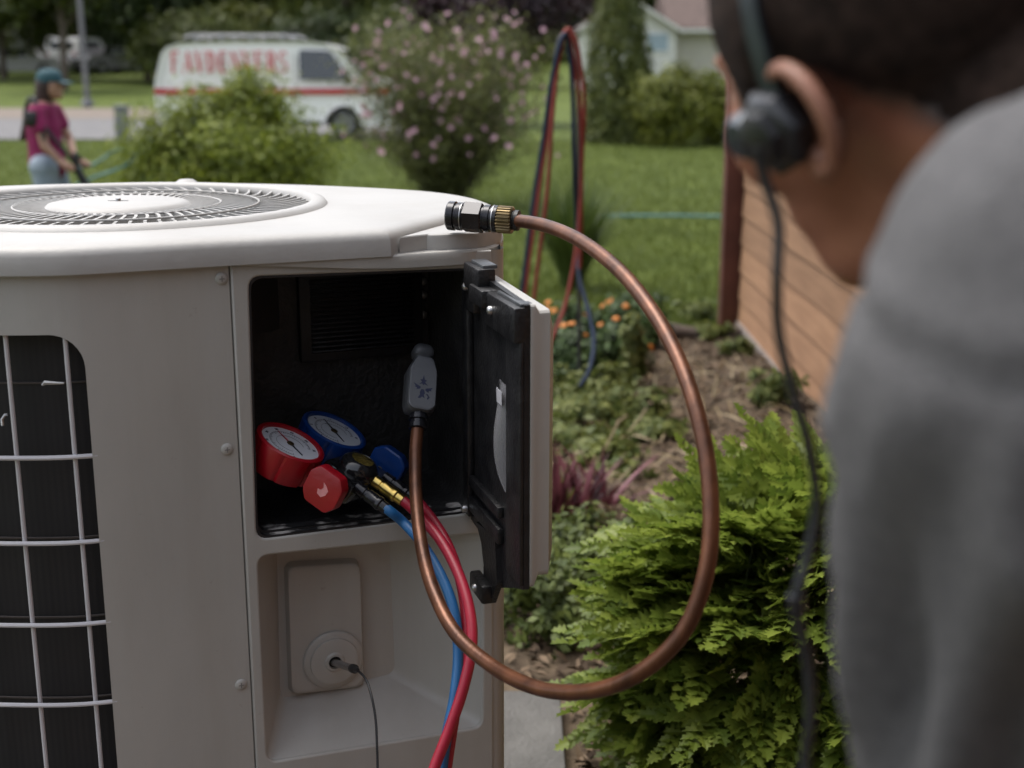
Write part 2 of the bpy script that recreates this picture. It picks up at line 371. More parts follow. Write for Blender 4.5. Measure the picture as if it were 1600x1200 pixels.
loops = [[pol(a, r+dr, z) for a, r in zip(LANG, LR)] for dr, z in prof]
for t in (.35, .7): loops.append([pol(a, (r-.03)*(1-t)+.306*t, ZT+.001*t) for a, r in zip(LANG, LR)])
for r, z in ((.306, ZT+.001), (.302, ZT+.006), (.295, ZT+.0085), (.284, ZT+.008), (.279, ZT+.004), (.277, ZT-.004), (.277, ZT-.05)): loops.append([pol(a, r, z) for a in LANG])
m = MB(); m.loft(loops, cap=False); lid = m.build('lid', LIDM, unit, ang=40)
# lower trim band right round under the lid, shows at the hinge corner
def band_k(a):      # the band thins out to nothing towards the wrapped panel
    p = pol(a, RO(a), 0); return sstep(-.40, -.12, p.x) if p.y < 1.9 else 1.0
loops = [[pol(a, RO(a)+dr, 1.1525-(1.1525-z)*(band_k(a)*.92+.08)) for a in AN] for dr, z in ((-.03, 1.143), (-.0105, 1.1425), (-.004, 1.1335), (-.0035, 1.142), (-.0035, 1.1490), (-.006, 1.1515), (-.05, 1.1525))]
m = MB(); m.loft(loops, cap=False); m.build('trim_band', CREAM, unit)
# corner block (lower than the lid) with three facets
cb = [(-.146, 1.694), (-.112, 1.722), (-.098, 1.7215), (-.048, 1.741), (-.036, 1.752), (-.016, 1.80), (-.0145, 1.87), (-.03, 1.965), (-.045, 1.958)]
m = MB(); M0 = Matrix.Identity(4)
def inset(lp_, k):
    c = V(sum(p[0] for p in lp_)/len(lp_), sum(p[1] for p in lp_)/len(lp_), 0); return [((V(*p, 0)-c)*k+c) for p in lp_]
m.loft([[V(p.x, p.y, z) for p in inset(cb, k)] for k, z in ((1, 1.1515), (1, 1.168), (.985, 1.1715), (.95, 1.173))]); m.build('corner_block', LIDM, unit, ang=25)
# fan guard: hub, rings and vanes
m = MB(); m.lathe([(.002, ZT+.008), (.09, ZT+.0075), (.100, ZT+.0055), (.104, ZT+.001), (.104, ZT-.006), (.002, ZT-.006)], Matrix.Translation(UC), 72); hub = m.build('hub_disc', LIDM, unit)
m = MB(); m.lathe([(.004, ZT+.0084), (.0035, ZT+.012), (.001, ZT+.013)], Matrix.Translation(UC), 12); m.box((0, 0, ZT+.0087), (.03, .002, .0008), Matrix.Translation(UC)); m.build('hub_screw', STEEL, hub)
for rad in (.148, .204):
    m = MB(); m.tube([pol(a, rad, ZT+.0035) for a in AN[::4]]+[pol(0, rad, ZT+.0035)], .0016, 6); m.build('guard_ring', LIDM, unit)
def vane_mesh():
    m = MB(); N = 14; lo = []; 
    for i in range(N+1):
        t = i/N; r = .102+.177*t; tw = .11*math.sin(t*2*math.pi*1.0)*(.4+.6*(1-t)) + .16*t*t
        top = ZT+.0015+.0025*math.sin(t*math.pi*2); bot = ZT-.040+.016*abs(2*t-1)**3
        cs = V(r*math.cos(tw), r*math.sin(tw), 0); nn = V(-math.sin(tw), math.cos(tw), 0)*.0022
        lo.append([cs+nn+V(0, 0, bot), cs+nn+V(0, 0, top), cs-nn+V(0, 0, top), cs-nn+V(0, 0, bot)])
    m.loft(lo); return m
v0 = None
for k in range(66):
    if v0 is None:
        v0 = vane_mesh().build('vane', LIDM, unit)
        o = v0
    else:
        o = v0.copy(); COL.objects.link(o)
    o.matrix_world = Matrix.Translation(UC) @ Matrix.Rotation(2*math.pi*k/66, 4, 'Z')
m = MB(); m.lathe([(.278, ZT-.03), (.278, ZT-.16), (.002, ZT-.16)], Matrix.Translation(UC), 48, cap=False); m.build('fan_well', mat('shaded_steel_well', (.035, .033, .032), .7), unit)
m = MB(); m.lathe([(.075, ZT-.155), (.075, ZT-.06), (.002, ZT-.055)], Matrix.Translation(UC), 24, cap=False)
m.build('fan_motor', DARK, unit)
for k in range(3):
    m = MB(); a = k*2.094; lo = [[V(math.cos(a+b)*r, math.sin(a+b)*r, ZT-.075-.04*b) for b in (0, .3, .6, .9)] for r in (.07, .14, .20, .262)]
    m.loft([[p+UC for p in l] for l in lo], cap=False, closed=False); m.build('fan_blade', mat('fan_blade_grey', (.2, .2, .2), .5), unit)
m = MB(); m.lathe([(.018, 0), (.018, .003), (.012, .007), (.002, .008)], Matrix.Translation(at(291, 283, 2.325)+V(0, 0, -.004)), 16); m.build('lid_screw_cap', LIDM, unit)
# wrapped side panel with the coil opening
def body_pt(a, z, dr=0.0): return pol(a, RO(a)-.0115+dr, z)
def ang_of(x):      # front angle whose body point has this x
    lo, hi = math.pi*1.05, math.pi*1.95
    for _ in range(40):
        mi = (lo+hi)/2
        if body_pt(mi, 0).x < x: lo = mi
        else: hi = mi
    return lo
A_SEAM = ang_of(-.3516); A_OPR = ang_of(at(131, 600, 1.533).x); A_OPL = A_OPR-1.25; A_L = A_OPL-.25
Z_OT, Z_OB = 1.0745, .30
z1 = at(60, 524, 1.533).z; Z_OT = z1
def open_top(a):        # rounded corners of the opening, in metres along the skin
    rc = .042; d = min((A_OPR-a), (a-A_OPL))*.43
    if d <= 0: return None
    return Z_OT if d >= rc else Z_OT-rc+math.sqrt(max(0, rc*rc-(rc-d)**2))
cols = sorted([A_L, A_OPL-1e-5, A_SEAM] + [A_OPR+1e-5+(A_SEAM-A_OPR)*k/12 for k in range(12)] + [A_OPL+1.25*k/40 for k in range(1, 40)] + [A_OPR-.1*(1-math.cos(R_(90*k/8))) for k in range(9)] + [A_OPL+.1*(1-math.cos(R_(90*k/8))) for k in range(9)])
m = MB()
def strip(a0, a1, zz):
    for inner in (0, 1): pass
    z00, z01, z10, z11 = zz       # bottom/top at a0, bottom/top at a1
    o_ = [body_pt(a0, z00), body_pt(a1, z10), body_pt(a1, z11), body_pt(a0, z01)]
    i_ = [body_pt(a0, z00, -.006), body_pt(a1, z10, -.006), body_pt(a1, z11, -.006), body_pt(a0, z01, -.006)]
    m.add(o_+i_, [(0, 1, 2, 3), (7, 6, 5, 4), (0, 4, 5, 1), (3, 2, 6, 7)])
for a0, a1 in zip(cols[:-1], cols[1:]):
    if a1-a0 < 1e-9: continue
    am = (a0+a1)/2
    if A_OPL < am < A_OPR:
        t0 = open_top(a0) or Z_OT-.042; t1 = open_top(a1) or Z_OT-.042
        strip(a0, a1, (t0, 1.150, t1, 1.150)); strip(a0, a1, (ZB, Z_OB, ZB, Z_OB))
    else:
        strip(a0, a1, (ZB, 1.150, ZB, 1.150))
# edge faces of opening and seam
for a in (A_OPR+1e-5, A_OPL-1e-5): m.add([body_pt(a, Z_OB), body_pt(a, Z_OT-.042), body_pt(a, Z_OT-.042, -.006), body_pt(a, Z_OB, -.006)], [(0, 1, 2, 3)])
a = A_SEAM; m.add([body_pt(a, ZB), body_pt(a, 1.15), body_pt(a, 1.15, -.006), body_pt(a, ZB, -.006)], [(0, 1, 2, 3)])
me = bpy.data.meshes.new('wrap_panel'); me.from_pydata([tuple(p) for p in m.v], [], m.f); me.materials.append(CREAM)
bm = bmesh.new(); bm.from_mesh(me); bmesh.ops.remove_doubles(bm, verts=bm.verts, dist=1e-4); bmesh.ops.recalc_face_normals(bm, faces=bm.faces); bm.to_mesh(me); bm.free(); sharpen(me, 40)
link(bpy.data.objects.new('wrap_panel', me), unit)
m = MB(); m.add([PM @ V(x, z, -.0045) for x, z in ((-.02, ZB), (.012, ZB), (.012, 1.149), (-.02, 1.149))], [(0, 1, 2, 3)]); m.build('seam_flange', CREAM, unit)
# back skin, coil, wires
m = MB(); AS = [A_L-.001-k*(A_L-(-.30+0))/80 for k in range(81)]
A_R = math.atan2(1.765-UC.y, -.026-UC.x)
AS = list(np.linspace(A_R, A_L-.0005, 90))
lo = [[body_pt(a, z, -.001) for a in AS] for z in (ZB, .5, 1.149)]; m.loft(lo, cap=False, closed=False); m.build('back_skin', CREAM, unit)
m = MB(); AS = list(np.linspace(A_OPL-.06, A_OPR+.06, 60)); lo = [[body_pt(a, z, -.034) for a in AS] for z in (ZB+.02, .4, .7, 1.14)]; m.loft(lo, cap=False, closed=False); coil = m.build('condenser_coil', COIL, unit)
for yy in (600, 843, 967, 1093):
    z = at(60, yy-0, 1.56).z; m = MB(); m.tube([body_pt(a, z, -.0325) for a in AS], .0016, 5); m.build('coil_spacer', mat('dusty_brown_metal', (.06, .05, .045), .7), coil)
m = MB(); m.tube([atc(66, 602, 1.578), atc(70, 598, 1.578), atc(100, 599, 1.578)], [.0015, .003, .0012], 6); m.build('coil_scuff', mat('bare_aluminium', (.4, .4, .4), .5, metal=.6), coil)
m = MB(); m.tube([atc(4, 665, 1.565), atc(3, 655, 1.565), atc(8, 648, 1.565), atc(12, 648, 1.565)], .0018, 6); m.build('coil_clip', STEEL, coil)
for x0 in (-90+0, 5, 98):
    p = at(x0, 530, 1.535); a = ang_of(p.x); m = MB(); m.tube([body_pt(a, z, -.0085) for z in (Z_OB-.01, .5, .8, Z_OT+.008)], .0030, 8); m.build('wire', WIREM, unit)
for a in np.linspace(A_OPL+.05, ang_of(at(-90, 530, 1.535).x)-.14, 7): m = MB(); m.tube([body_pt(a, z, -.0085) for z in (Z_OB-.01, .7, Z_OT+.008)], .0030, 8); m.build('wire', WIREM, unit)
for yy in (718, 852, 980, 1105, 1228):
    z = at(60, yy, 1.53).z; m = MB(); m.tube([body_pt(a, z, -.0028) for a in AS[2:-2]], .0030, 8); m.build('wire', WIREM, unit)
# panel screws
for x_, y_ in ((344, 437), (353, 704), (375, 1073)):
    p = at(x_, y_, 1.601); a = ang_of(p.x); q = body_pt(a, p.z); t = (body_pt(a+.01, 0)-body_pt(a-.01, 0)).normalized(); nn = V(t.y, -t.x, 0)
    M = zframe(q, nn); m = MB(); m.lathe([(.0078, 0), (.0078, .0012), (.0066, .0026), (.003, .0034), (.0004, .0034)], M, 20); s = m.build('panel_screw', CREAM, unit)
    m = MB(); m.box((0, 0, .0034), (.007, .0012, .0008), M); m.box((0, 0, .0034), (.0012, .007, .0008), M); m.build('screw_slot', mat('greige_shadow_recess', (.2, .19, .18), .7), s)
# service panel: flat sheet with two openings, then a rounded corner
UPR = rquad([(.017, .786), (.3205, .7835), (.3265, 1.1265), (.0235, 1.1335)], .016, 5)
LOW = rquad([(.0165, .462), (.3300, .4518), (.3335, .7515), (.0172, .763)], .016, 5)
plate('service_panel', [[(.0012, ZB), (.348, ZB), (.348, 1.149), (.0012, 1.149)], UPR, LOW], .006, .003, PM @ Matrix.Translation((0, 0, -.003)), CREAM, unit)
P0 = sp(.348, 0); pts = [P0, P0+E_*.008+N_*-.001, P0+E_*.0185-N_*.008, P0+E_*.026-N_*.022, V(-.0165, 1.79, 0), V(-.0185, 1.87, 0), V(-.026, 1.97, 0)]
pts = spline(pts, 5); m = MB(); m.loft([[V(p.x, p.y, z) for p in pts] for z in (ZB, 1.149)], cap=False, closed=False); m.build('corner_post', CREAM, unit)
# upper compartment
D1 = .19
def L3(lp_, d): return [PM @ V(x, y, -d) for x, y in lp_]
inn = [((x-.172)*.985+.172, (y-.957)*.985+.957) for x, y in UPR]
m = MB(); m.loft([L3(UPR, -.0006), L3(inn, -.0006), L3(inn, .010)], cap=False); m.build('hatch_gasket', mat('rubber_gasket', (.012, .012, .014), .5, bump=.2), unit)
inn2 = [((x-.172)*.985+.172, (y-.957)*.985+.957) for x, y in inn]
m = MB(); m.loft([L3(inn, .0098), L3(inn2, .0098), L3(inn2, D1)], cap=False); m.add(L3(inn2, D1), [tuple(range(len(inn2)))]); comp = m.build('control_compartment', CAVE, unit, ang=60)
# chalky scuffs along the sill and right edge
m = MB(); xs = np.linspace(.024, .314, 60)
for d0, d1, zo in ((.0, -.0095, .0006), (-.0105, -.030, .0038)):
    a = [PM @ V(x, .7884-.0024*(x-.02)/.3+zo, d0) for x in xs]; b = [PM @ V(x, .7886-.0024*(x-.02)/.3+zo, d1+.008*noise.noise(V(x*40, d0*50, 0))) for x in xs]; m.loft([a, b], cap=False, closed=False)
m.build('scuffed_sill', CHALK, comp)
m = MB(); a = [PM @ V(.3158+.0058*(z-.79)/.34, z, -.0108) for z in np.linspace(.80, 1.11, 30)]; b = [PM @ V(.3158+.0058*(z-.79)/.34, z, -.0128-.002*noise.noise(V(z*60, 0, 0))) for z in np.linspace(.80, 1.11, 30)]; m.loft([a, b], cap=False, closed=False); m.build('scuffed_edge', CHALK, comp)
m = MB(); fl = [(.135, .786), (.15, .779), (.17, .7765), (.19, .780), (.205, .781), (.222, .7862)]; m.prism(fl, .0008, .0016, PM); m.build('torn_gasket_flap', mat('worn_rubber_flap', (.05, .047, .045), .7, bump=.3), comp)
# louvre block on the back wall
vx0, vx1, vz0, vz1 = .134, .298, .985, 1.098
m = MB(); m.box(((vx0+vx1)/2, (vz0+vz1)/2, -D1+.009), (vx1-vx0+.02, vz1-vz0+.02, .017), PM, bev=.004); lv = m.build('louvre_block', BLACK, unit)
s0 = None
for k in range(16):
    z = vz0+.006+(vz1-vz0-.012)*k/15
    if s0 is None:
        m = MB(); M = PM @ Matrix.Translation((0, 0, 0)); m.box((0, 0, 0), (vx1-vx0-.012, .0032, .007), Matrix.Identity(4), bev=.001); s0 = m.build('louvre_slat', BLACKW, lv); o = s0
    else: o = s0.copy(); COL.objects.link(o)
    o.matrix_world = PM @ Matrix.Translation(((vx0+vx1)/2, z, -D1+.0205)) @ Matrix.Rotation(R_(-25), 4, 'X')
for y_ in (1.06, 1.08, 1.03):
    m = MB(); m.lathe([(.006, 0), (.006, .004), (.002, .006)], PM @ Matrix.Translation((.312, y_, -D1+.0005)), 10); m.build('terminal_screw', STEEL, comp)
# lower recess (scoop), raised plate, service port
BK = rquad([(.055, .508), (.226, .5165), (.222, .735), (.060, .742)], .016, 5)
lo = [L3(LOW, .003), L3([((x-.174)*.99+.174, (y-.607)*.99+.607) for x, y in LOW], .006), L3([(LOW[i][0]*.12+BK[i][0]*.88, LOW[i][1]*.12+BK[i][1]*.88) for i in range(len(BK))], .076), L3([(LOW[i][0]*.03+BK[i][0]*.97, LOW[i][1]*.03+BK[i][1]*.97) for i in range(len(BK))], .0825), L3(BK, .085)]
m = MB(); m.loft(lo, cap=False); m.add(L3(BK, .085), [tuple(range(len(BK)))]); m.build('service_recess', CREAM, unit, ang=40)
PL = rquad([(.068, .516), (.176, .509), (.176, .7035), (.070, .713)], .014, 5)
m = MB(); c_ = (.122, .61)
m.loft([L3([((x-c_[0])*k+c_[0], (y-c_[1])*k+c_[1]) for x, y in PL], d) for k, d in ((1.03, .0855), (1.0, .082), (.99, .074), (.965, .0715), (.90, .0712))]); rp = m.build('raised_plate', CREAM, unit, ang=50)
M = PM @ Matrix.Translation((.1305, .5625, -.0715))
m = MB(); m.lathe([(.0435, 0), (.0435, .004), (.0405, .0065), (.036, .0068), (.035, .0072), (.0345, .0100), (.030, .011), (.015, .011), (.0125, .0135), (.0095, .0135), (.009, .0095), (.0005, .0095)], M, 48); port = m.build('service_port', CREAM, unit)
m = MB(); m.lathe([(.0088, .0098), (.0005, .0100)], M, 20, cap=False); m.build('port_hole', DARK, port)
probe = thing('temperature_probe', 'slim metal probe with black lead plugged in the round service port', 'probe', tuple(M @ V(0, 0, .01)))
a_ = M @ V(-.002, 0, .0105); b_ = atc(556, 1046, 1.735)
dd = (b_-a_).normalized(); L_ = (b_-a_).length
m = MB(); m.lathe([(.0052, 0), (.0052, L_*.8), (.0058, L_*.81), (.0058, L_*.86), (.005, L_*.87)], zframe(a_, dd), 18); m.build('probe_body', mat('brushed_steel', (.35, .35, .36), .25, metal=1.0, var=.15, scale=90), probe)
m = MB(); m.lathe([(.0062, L_*.86), (.0062, L_*.95), (.004, L_*.97), (.004, L_*1.03), (.0025, L_*1.08)], zframe(a_, dd), 14); m.build('cable_boot', BLACK, probe)
m = MB(); e_ = a_+dd*L_*1.06; pts = spline([e_, atc(572, 1062, 1.725), atc(581, 1090, 1.71), atc(587, 1125, 1.70), atc(589, 1165, 1.69), atc(590, 1215, 1.68), atc(588, 1300, 1.66), V(-.19, 1.50, .12), V(-.22, 1.42, .075)], 8); m.tube(pts, .0016, 6); m.build('lead', BLACK, probe)
# data plate at the panel foot
plate('data_plate', [[(.288, .36), (.330, .36), (.330, .4215), (.288, .4215)]], .0008, .0002, PM @ Matrix.Translation((0, 0, .0006)), mat('silver_label', (.6, .6, .6), .35), unit)

# ------------------------------------------------------------------ the open hatch door (hinged to the unit)
HP = V(-.053, 1.735, 0); DV = V(.29435, -.95570, 0); DN = V(.95570, .29435, 0)
DM = frame(HP, DV, V(0, 0, 1), DN)       # (w, z, outward/right)
OL = rquad([(.06, .72), (.25, .770), (.25, 1.121), (.012, 1.127), (.012, .79)], .006, 3)
def dsh(k, dx=0): return [((x-.14)*k+.14, (y-.94)*k+.94) for x, y in OL]
outer = rquad([(.075, .775), (.236, .800), (.236, 1.095), (.028, 1.103), (.028, .80)], .014, 3)
mid = rquad([(.066, .745), (.2475, .782), (.2475, 1.113), (.016, 1.119), (.016, .79)], .008, 3)
m = MB(); m.loft([[DM @ V(x, y, d) for x, y in l] for l, d in ((OL, .0015), (OL, .007), (mid, .013), (mid, .026), (outer, .034))]); door = m.build('hatch_door', CREAM, unit, ang=30); tag(door, 'opened hatch door seen edge on, black inside and greige outside')
# black inner frame: back sheet, rims, hinge arms
INN = [(.0, .775), (.037, .772), (.06, .783), (.092, .785), (.100, .775), (.092, .755), (.078, .737), (.068, .728), (.066, .700), (.130, .722), (.205, .752), (.2485, .767), (.2485, 1.1205), (.10, 1.126), (.0, 1.118)]
m = MB(); m.prism(INN, -.006, .0012, DM); inner = m.build('inner_frame', BLACKW, door, ang=30)
m = MB(); m.box((.219, .9435, -.0085), (.058, .345, .006), DM, bev=.002); m.build('edge_rim', BLACKW, door)
m = MB(); m.box((.014, .95, -.011), (.026, .33, .010), DM, bev=.003); m.build('hinge_rim', BLACKW, door)
for z, h in ((.838, .016), (.806, .022)):
    m = MB(); m.box((.095, z, -.010), (.14, h, .010), DM, bev=.003); m.build('cross_rib', BLACKW, door)
m = MB(); m.prism([(.06, .79), (.085, .77), (.10, .735), (.075, .70), (.128, .70), (.16, .74), (.15, .80)], -.014, -.006, DM); m.build('lower_bracket', BLACKW, door, ang=25)
m = MB(); m.box((.105, .715, -.020), (.062, .026, .016), DM, bev=.004); m.build('bracket_foot', BLACKW, door)
# stepped hinge arms along the top
for w0, w1, z0, z1, d0, d1 in ((.035, .105, 1.108, 1.141, -.022, .002), (.075, .135, 1.096, 1.119, -.026, .006), (.125, .249, 1.075, 1.1175, -.019, .004), (.012, .06, 1.075, 1.118, -.016, .002)):
    m = MB(); m.box(((w0+w1)/2, (z0+z1)/2, (d0+d1)/2), (w1-w0, z1-z0, d1-d0), DM, bev=.003); m.build('hinge_arm', BLACKW, door)
for w0, w1, z, d0, d1 in ((.045, .10, 1.1425, -.014, .006), (.15, .245, 1.119, -.010, .006)):
    m = MB(); m.box(((w0+w1)/2, z, (d0+d1)/2), (w1-w0, .005, d1-d0), DM, bev=.0015); m.build('hinge_cap', mat('grey_worn_cap', (.06, .065, .07), .35, scale=50, var=.4), door)
for w0, z in ((.03, 1.107), (.155, 1.098), (.022, .797), (.105, .715)):
    d0 = -.029 if w0 == .105 else (-.0205 if w0 != .03 else -.018)
    m = MB(); M = DM @ Matrix.Translation((w0, z, d0)) @ Matrix.Rotation(math.pi, 4, 'X'); m.lathe([(.0055, -.004), (.0055, .001), (.0045, .003), (.002, .0042), (.0004, .0044)], M, 14); m.build('rivet', STEEL, door)
pv = bpy.data.meshes.new('document_pouch')
m = MB(); lo = []
for t in np.linspace(0, 1, 13):
    z = .872+(1.010-.872)*t; b = .013*math.sin(math.pi*min(1, max(.02, t**.8)))*(.35+.65*(1 if t < .9 else (1-t)*10)); w0, w1 = .150+.025*(1-t)**2, .1885
    lo.append([DM @ V(w0, z, -.007), DM @ V(w0+.01, z, -.008-b*.8), DM @ V((w0+w1)/2, z, -.009-b), DM @ V(w1-.006, z, -.009-b*.7), DM @ V(w1, z, -.007)])
m.loft(lo, cap=False, closed=False)
pm = bpy.data.materials.new('clear_vinyl'); pm.use_nodes = True; b = pm.node_tree.nodes['Principled BSDF']; b.inputs['Base Color'].default_value = (.35, .35, .37, 1); b.inputs['Roughness'].default_value = .15; b.inputs['Alpha'].default_value = .45
pouch = m.build('document_pouch', pm, door, ang=60)
m = MB(); m.prism([(.166, .985), (.187, .985), (.187, 1.002), (.164, 1.003)], -.0155, -.015, DM); m.build('paper_slip', mat('greyed_paper', (.36, .36, .39), .6, var=.1, scale=60), door)
# ------------------------------------------------------------------ gauge manifold lying in the compartment
GC = atc(552, 748, 1.775)
TW = -ray(552, 748).normalized(); GR = (RT-TW*RT.dot(TW)).normalized(); GU = TW.cross(GR)
def camv(a, b, c): return GR*a + GU*b + TW*c
GN = camv(.405, .815, .41).normalized(); GB = camv(.497, .18, -.85); GB = (GB-GN*GB.dot(GN)).normalized(); GD = GN.cross(GB)
if GD.dot(camv(.767, -.548, .332)) < 0: GD = -GD
gm = thing('gauge_manifold', 'refrigerant gauge manifold with red and blue dials lying in the open hatch', 'gauge set', tuple(GC-V(0, 0, .05)))
def gp(b, d, n): return GC + GB*b + GD*d + GN*n
GM = frame(GC, GB, GD, GN)
BARM = mat('black_enamel', (.010, .010, .011), .18, var=.3, scale=60, coat=.4)
m = MB(); m.box((0, .005, 0), (.105, .044, .030), GM, bev=.006); m.box((0, -.022, .002), (.060, .030, .022), GM, bev=.004); bar = m.build('manifold_bar', BARM, gm)
m = MB(); M = GM @ Matrix.Translation((0, .0, .010)); m.lathe([(.028, 0), (.0285, .008), (.026, .016), (.020, .021), (.0165, .022), (.016, .0215)], M, 32); sg = m.build('sight_glass', BARM, gm)
m = MB(); m.lathe([(.016, .0214), (.0120, .0222), (.0005, .0228)], M, 24, cap=False); m.build('glass', mat('amber_sight_glass', (.10, .075, .02), .08, var=.4, scale=120, coat=1.0), sg)
def gauge(b, d, n, colm, name, label, needle_deg, nums):
    M = frame(GM @ V(b, d, n), GB, -GD, GN); seg = 96
    lo = []
    for r, z in ((.030, -.040), (.0445, -.038), (.0465, -.034), (.0475, -.012), (.0485, .0), (.0480, .004), (.0445, .006), (.0415, .005), (.0405, .001)):
        l = []
        for k in range(seg):
            a = 2*math.pi*k/seg; g = abs(((a*7/(2*math.pi)) % 1)-.5)*2      # seven grip grooves
            rr = r - (.0028*sstep(.80, .96, g) if r > .044 and z < .004 else 0)
            l.append(M @ V(rr*math.cos(a), rr*math.sin(a), z))
        lo.append(l)
    m = MB(); m.loft(lo, cap=True); g = m.build(name, colm, gm, ang=30); tag(g, label)
    m = MB(); m.lathe([(.0408, .0012), (.0005, .0012)], M, 64, cap=False); m.build('dial', DIAL, g)
    # scale ticks, arcs and numerals (flat print)
    m = MB()
    for k in range(41):
        a = R_(225-270*k/40); L = .0042 if k % 5 == 0 else .0022
        m.box((.0290-L/2, 0, .0016), (L, .0005, .0002), M @ Matrix.Rotation(a, 4, 'Z'))
    for rr in (.0292, .0195):
        for k in range(54):
            a = R_(225-270*k/54); m.box((rr, 0, .0016), (.0003, rr*R_(5.1), .0002), M @ Matrix.Rotation(a, 4, 'Z'))
    m.build('dial_scale', INK, g, smooth=False)
    for k, s_ in enumerate(nums):
        a = R_(225-270*k/(len(nums)-1)); textmesh('numeral', s_, .0055, M @ Matrix.Translation((.0345*math.cos(a), .0345*math.sin(a), .0016)) @ Matrix.Rotation(a-math.pi/2, 4, 'Z'), INK, g)
    Mn = M @ Matrix.Rotation(R_(needle_deg), 4, 'Z')
    m = MB(); m.prism([(-.028, -.0007), (.004, -.0012), (.004, .0012), (-.028, .0007)], .0022, .0027, Mn); m.build('needle_tail', INK, g, smooth=False)
    m = MB(); m.prism([(.004, -.0012), (.030, -.0004), (.030, .0004), (.004, .0012)], .0022, .0027, Mn); m.build('needle', REDINK if 'red' in name else INK, g, smooth=False)
    m = MB(); m.lathe([(.0052, .002), (.0052, .0032), (.003, .0042), (.0004, .0044)], M, 8); m.build('needle_hub', OLDBRASS, g)
    m = MB(); pth = [GM @ V(b*.75, -.025, -.004), GM @ V(b, d+.046, -.006), GM @ V(b, d+.030, n-.02)]; m.tube(pth, .008, 10); m.build('gauge_stem', BARM, g)
gauge(-.055, -.081, .013, GAUGER, 'red_gauge', 'red rubber high pressure gauge with white dial', 73, ['0', '5', '10', '20', '30', '40', '50', '55'])
gauge(.058, -.081, .013, GAUGEB, 'blue_gauge', 'blue rubber low pressure gauge with white dial', 66, ['0', '2', '5', '8', '11', '15', '17'])
def knob(b, dd, nn, s, colm, name, label):
    M = frame(gp(b, dd, nn), GD, GN, -GB*1.0) if s < 0 else frame(gp(b, dd, nn), GN, GD, GB)
    oc = rquad([(-.017, -.027), (.017, -.027), (.027, -.014), (.027, .014), (.017, .027), (-.017, .027), (-.027, .014), (-.027, -.014)], .004, 3)
    m = MB(); m.loft([[M @ V(x*k, y*k, z) for x, y in oc] for k, z in ((.93, 0), (1, .002), (1, .015), (.97, .0175), (.90, .018))]); kb = m.build(name, colm, gm, ang=30); tag(kb, label); return M, kb
Mr, kb = knob(-.066, .001, .002, -1, GAUGER, 'red_valve_handle', 'red octagonal valve handle with a chipped patch')
ch = [(-.004, -.008), (.003, -.010), (.008, -.004), (.009, .003), (.003, .008), (-.002, .010), (.001, .004), (-.001, -.001), (-.006, -.002)]
m = MB(); m.prism(ch, .0178, .0183, Mr); m.build('chipped_patch', CHIPP, kb, smooth=False)
Mb, kb2 = knob(.060, .010, .012, 1, GAUGEB, 'blue_valve_handle', 'blue octagonal valve handle')
for b0, b1 in ((-.05, -.068), (.05, .068)):
    m = MB(); m.tube([gp(b0, .004, .0), gp(b1, .004, .002)], .009, 12); m.build('valve_stem', BRASS, gm)
fits = []
for b, ma, mb, n0 in ((-.036, GUNM, GUNM, .010), (.004, BRASS, BRASS, .014), (.040, GUNM, GUNM, .010)):
    M = zframe(gp(b, .024, n0), GD); m = MB()
    m.lathe([(.0085, 0), (.0085, .014), (.0072, .015), (.0072, .018), (.0090, .019), (.0090, .034), (.0095, .035), (.0095, .040), (.0078, .042), (.0076, .052)], M, 18); m.build('hose_fitting', ma, gm)
    fits.append((M @ V(0, 0, .045), M @ V(0, 0, .058)))
def hose(name, label, fit, pts, r, m_, group=None):
    p = spline([fit[0], fit[1]]+[atc(*q) for q in pts[:-2]]+[V(*q) for q in pts[-2:]], 8)
    m = MB(); m.tube(p, r, 14); o = m.build(name, m_); tag(o, label, 'hose', group); return o
hose('charging_hose', 'blue charging hose drooping from the gauge manifold over the sill', fits[0], [(632, 818, 1.725), (661, 852, 1.70), (692, 905, 1.67), (711, 962, 1.65), (716, 1025, 1.64), (710, 1090, 1.625), (698, 1150, 1.62), (690, 1215, 1.615), (690, 1300, 1.60), (-.14, 1.42, .15), (-.18, 1.30, .055)], .0068, HOSEB)
hose('charging_hose', 'red charging hose on the brass fitting of the gauge manifold', fits[1], [(658, 809, 1.73), (689, 845, 1.70), (717, 898, 1.665), (734, 955, 1.635), (737, 1010, 1.615), (724, 1075, 1.60), (702, 1140, 1.595), (677, 1205, 1.59), (652, 1290, 1.58), (-.20, 1.40, .15), (-.27, 1.30, .055)], .0070, HOSER)
hose('charging_hose', 'red charging hose on the black fitting, mostly behind the copper tube', fits[2], [(672, 806, 1.765), (697, 845, 1.735), (716, 895, 1.70), (727, 955, 1.665), (726, 1020, 1.645), (716, 1085, 1.64), (704, 1160, 1.635), (694, 1230, 1.63), (685, 1300, 1.62), (-.12, 1.46, .15), (-.12, 1.36, .055)], .0066, HOSER)

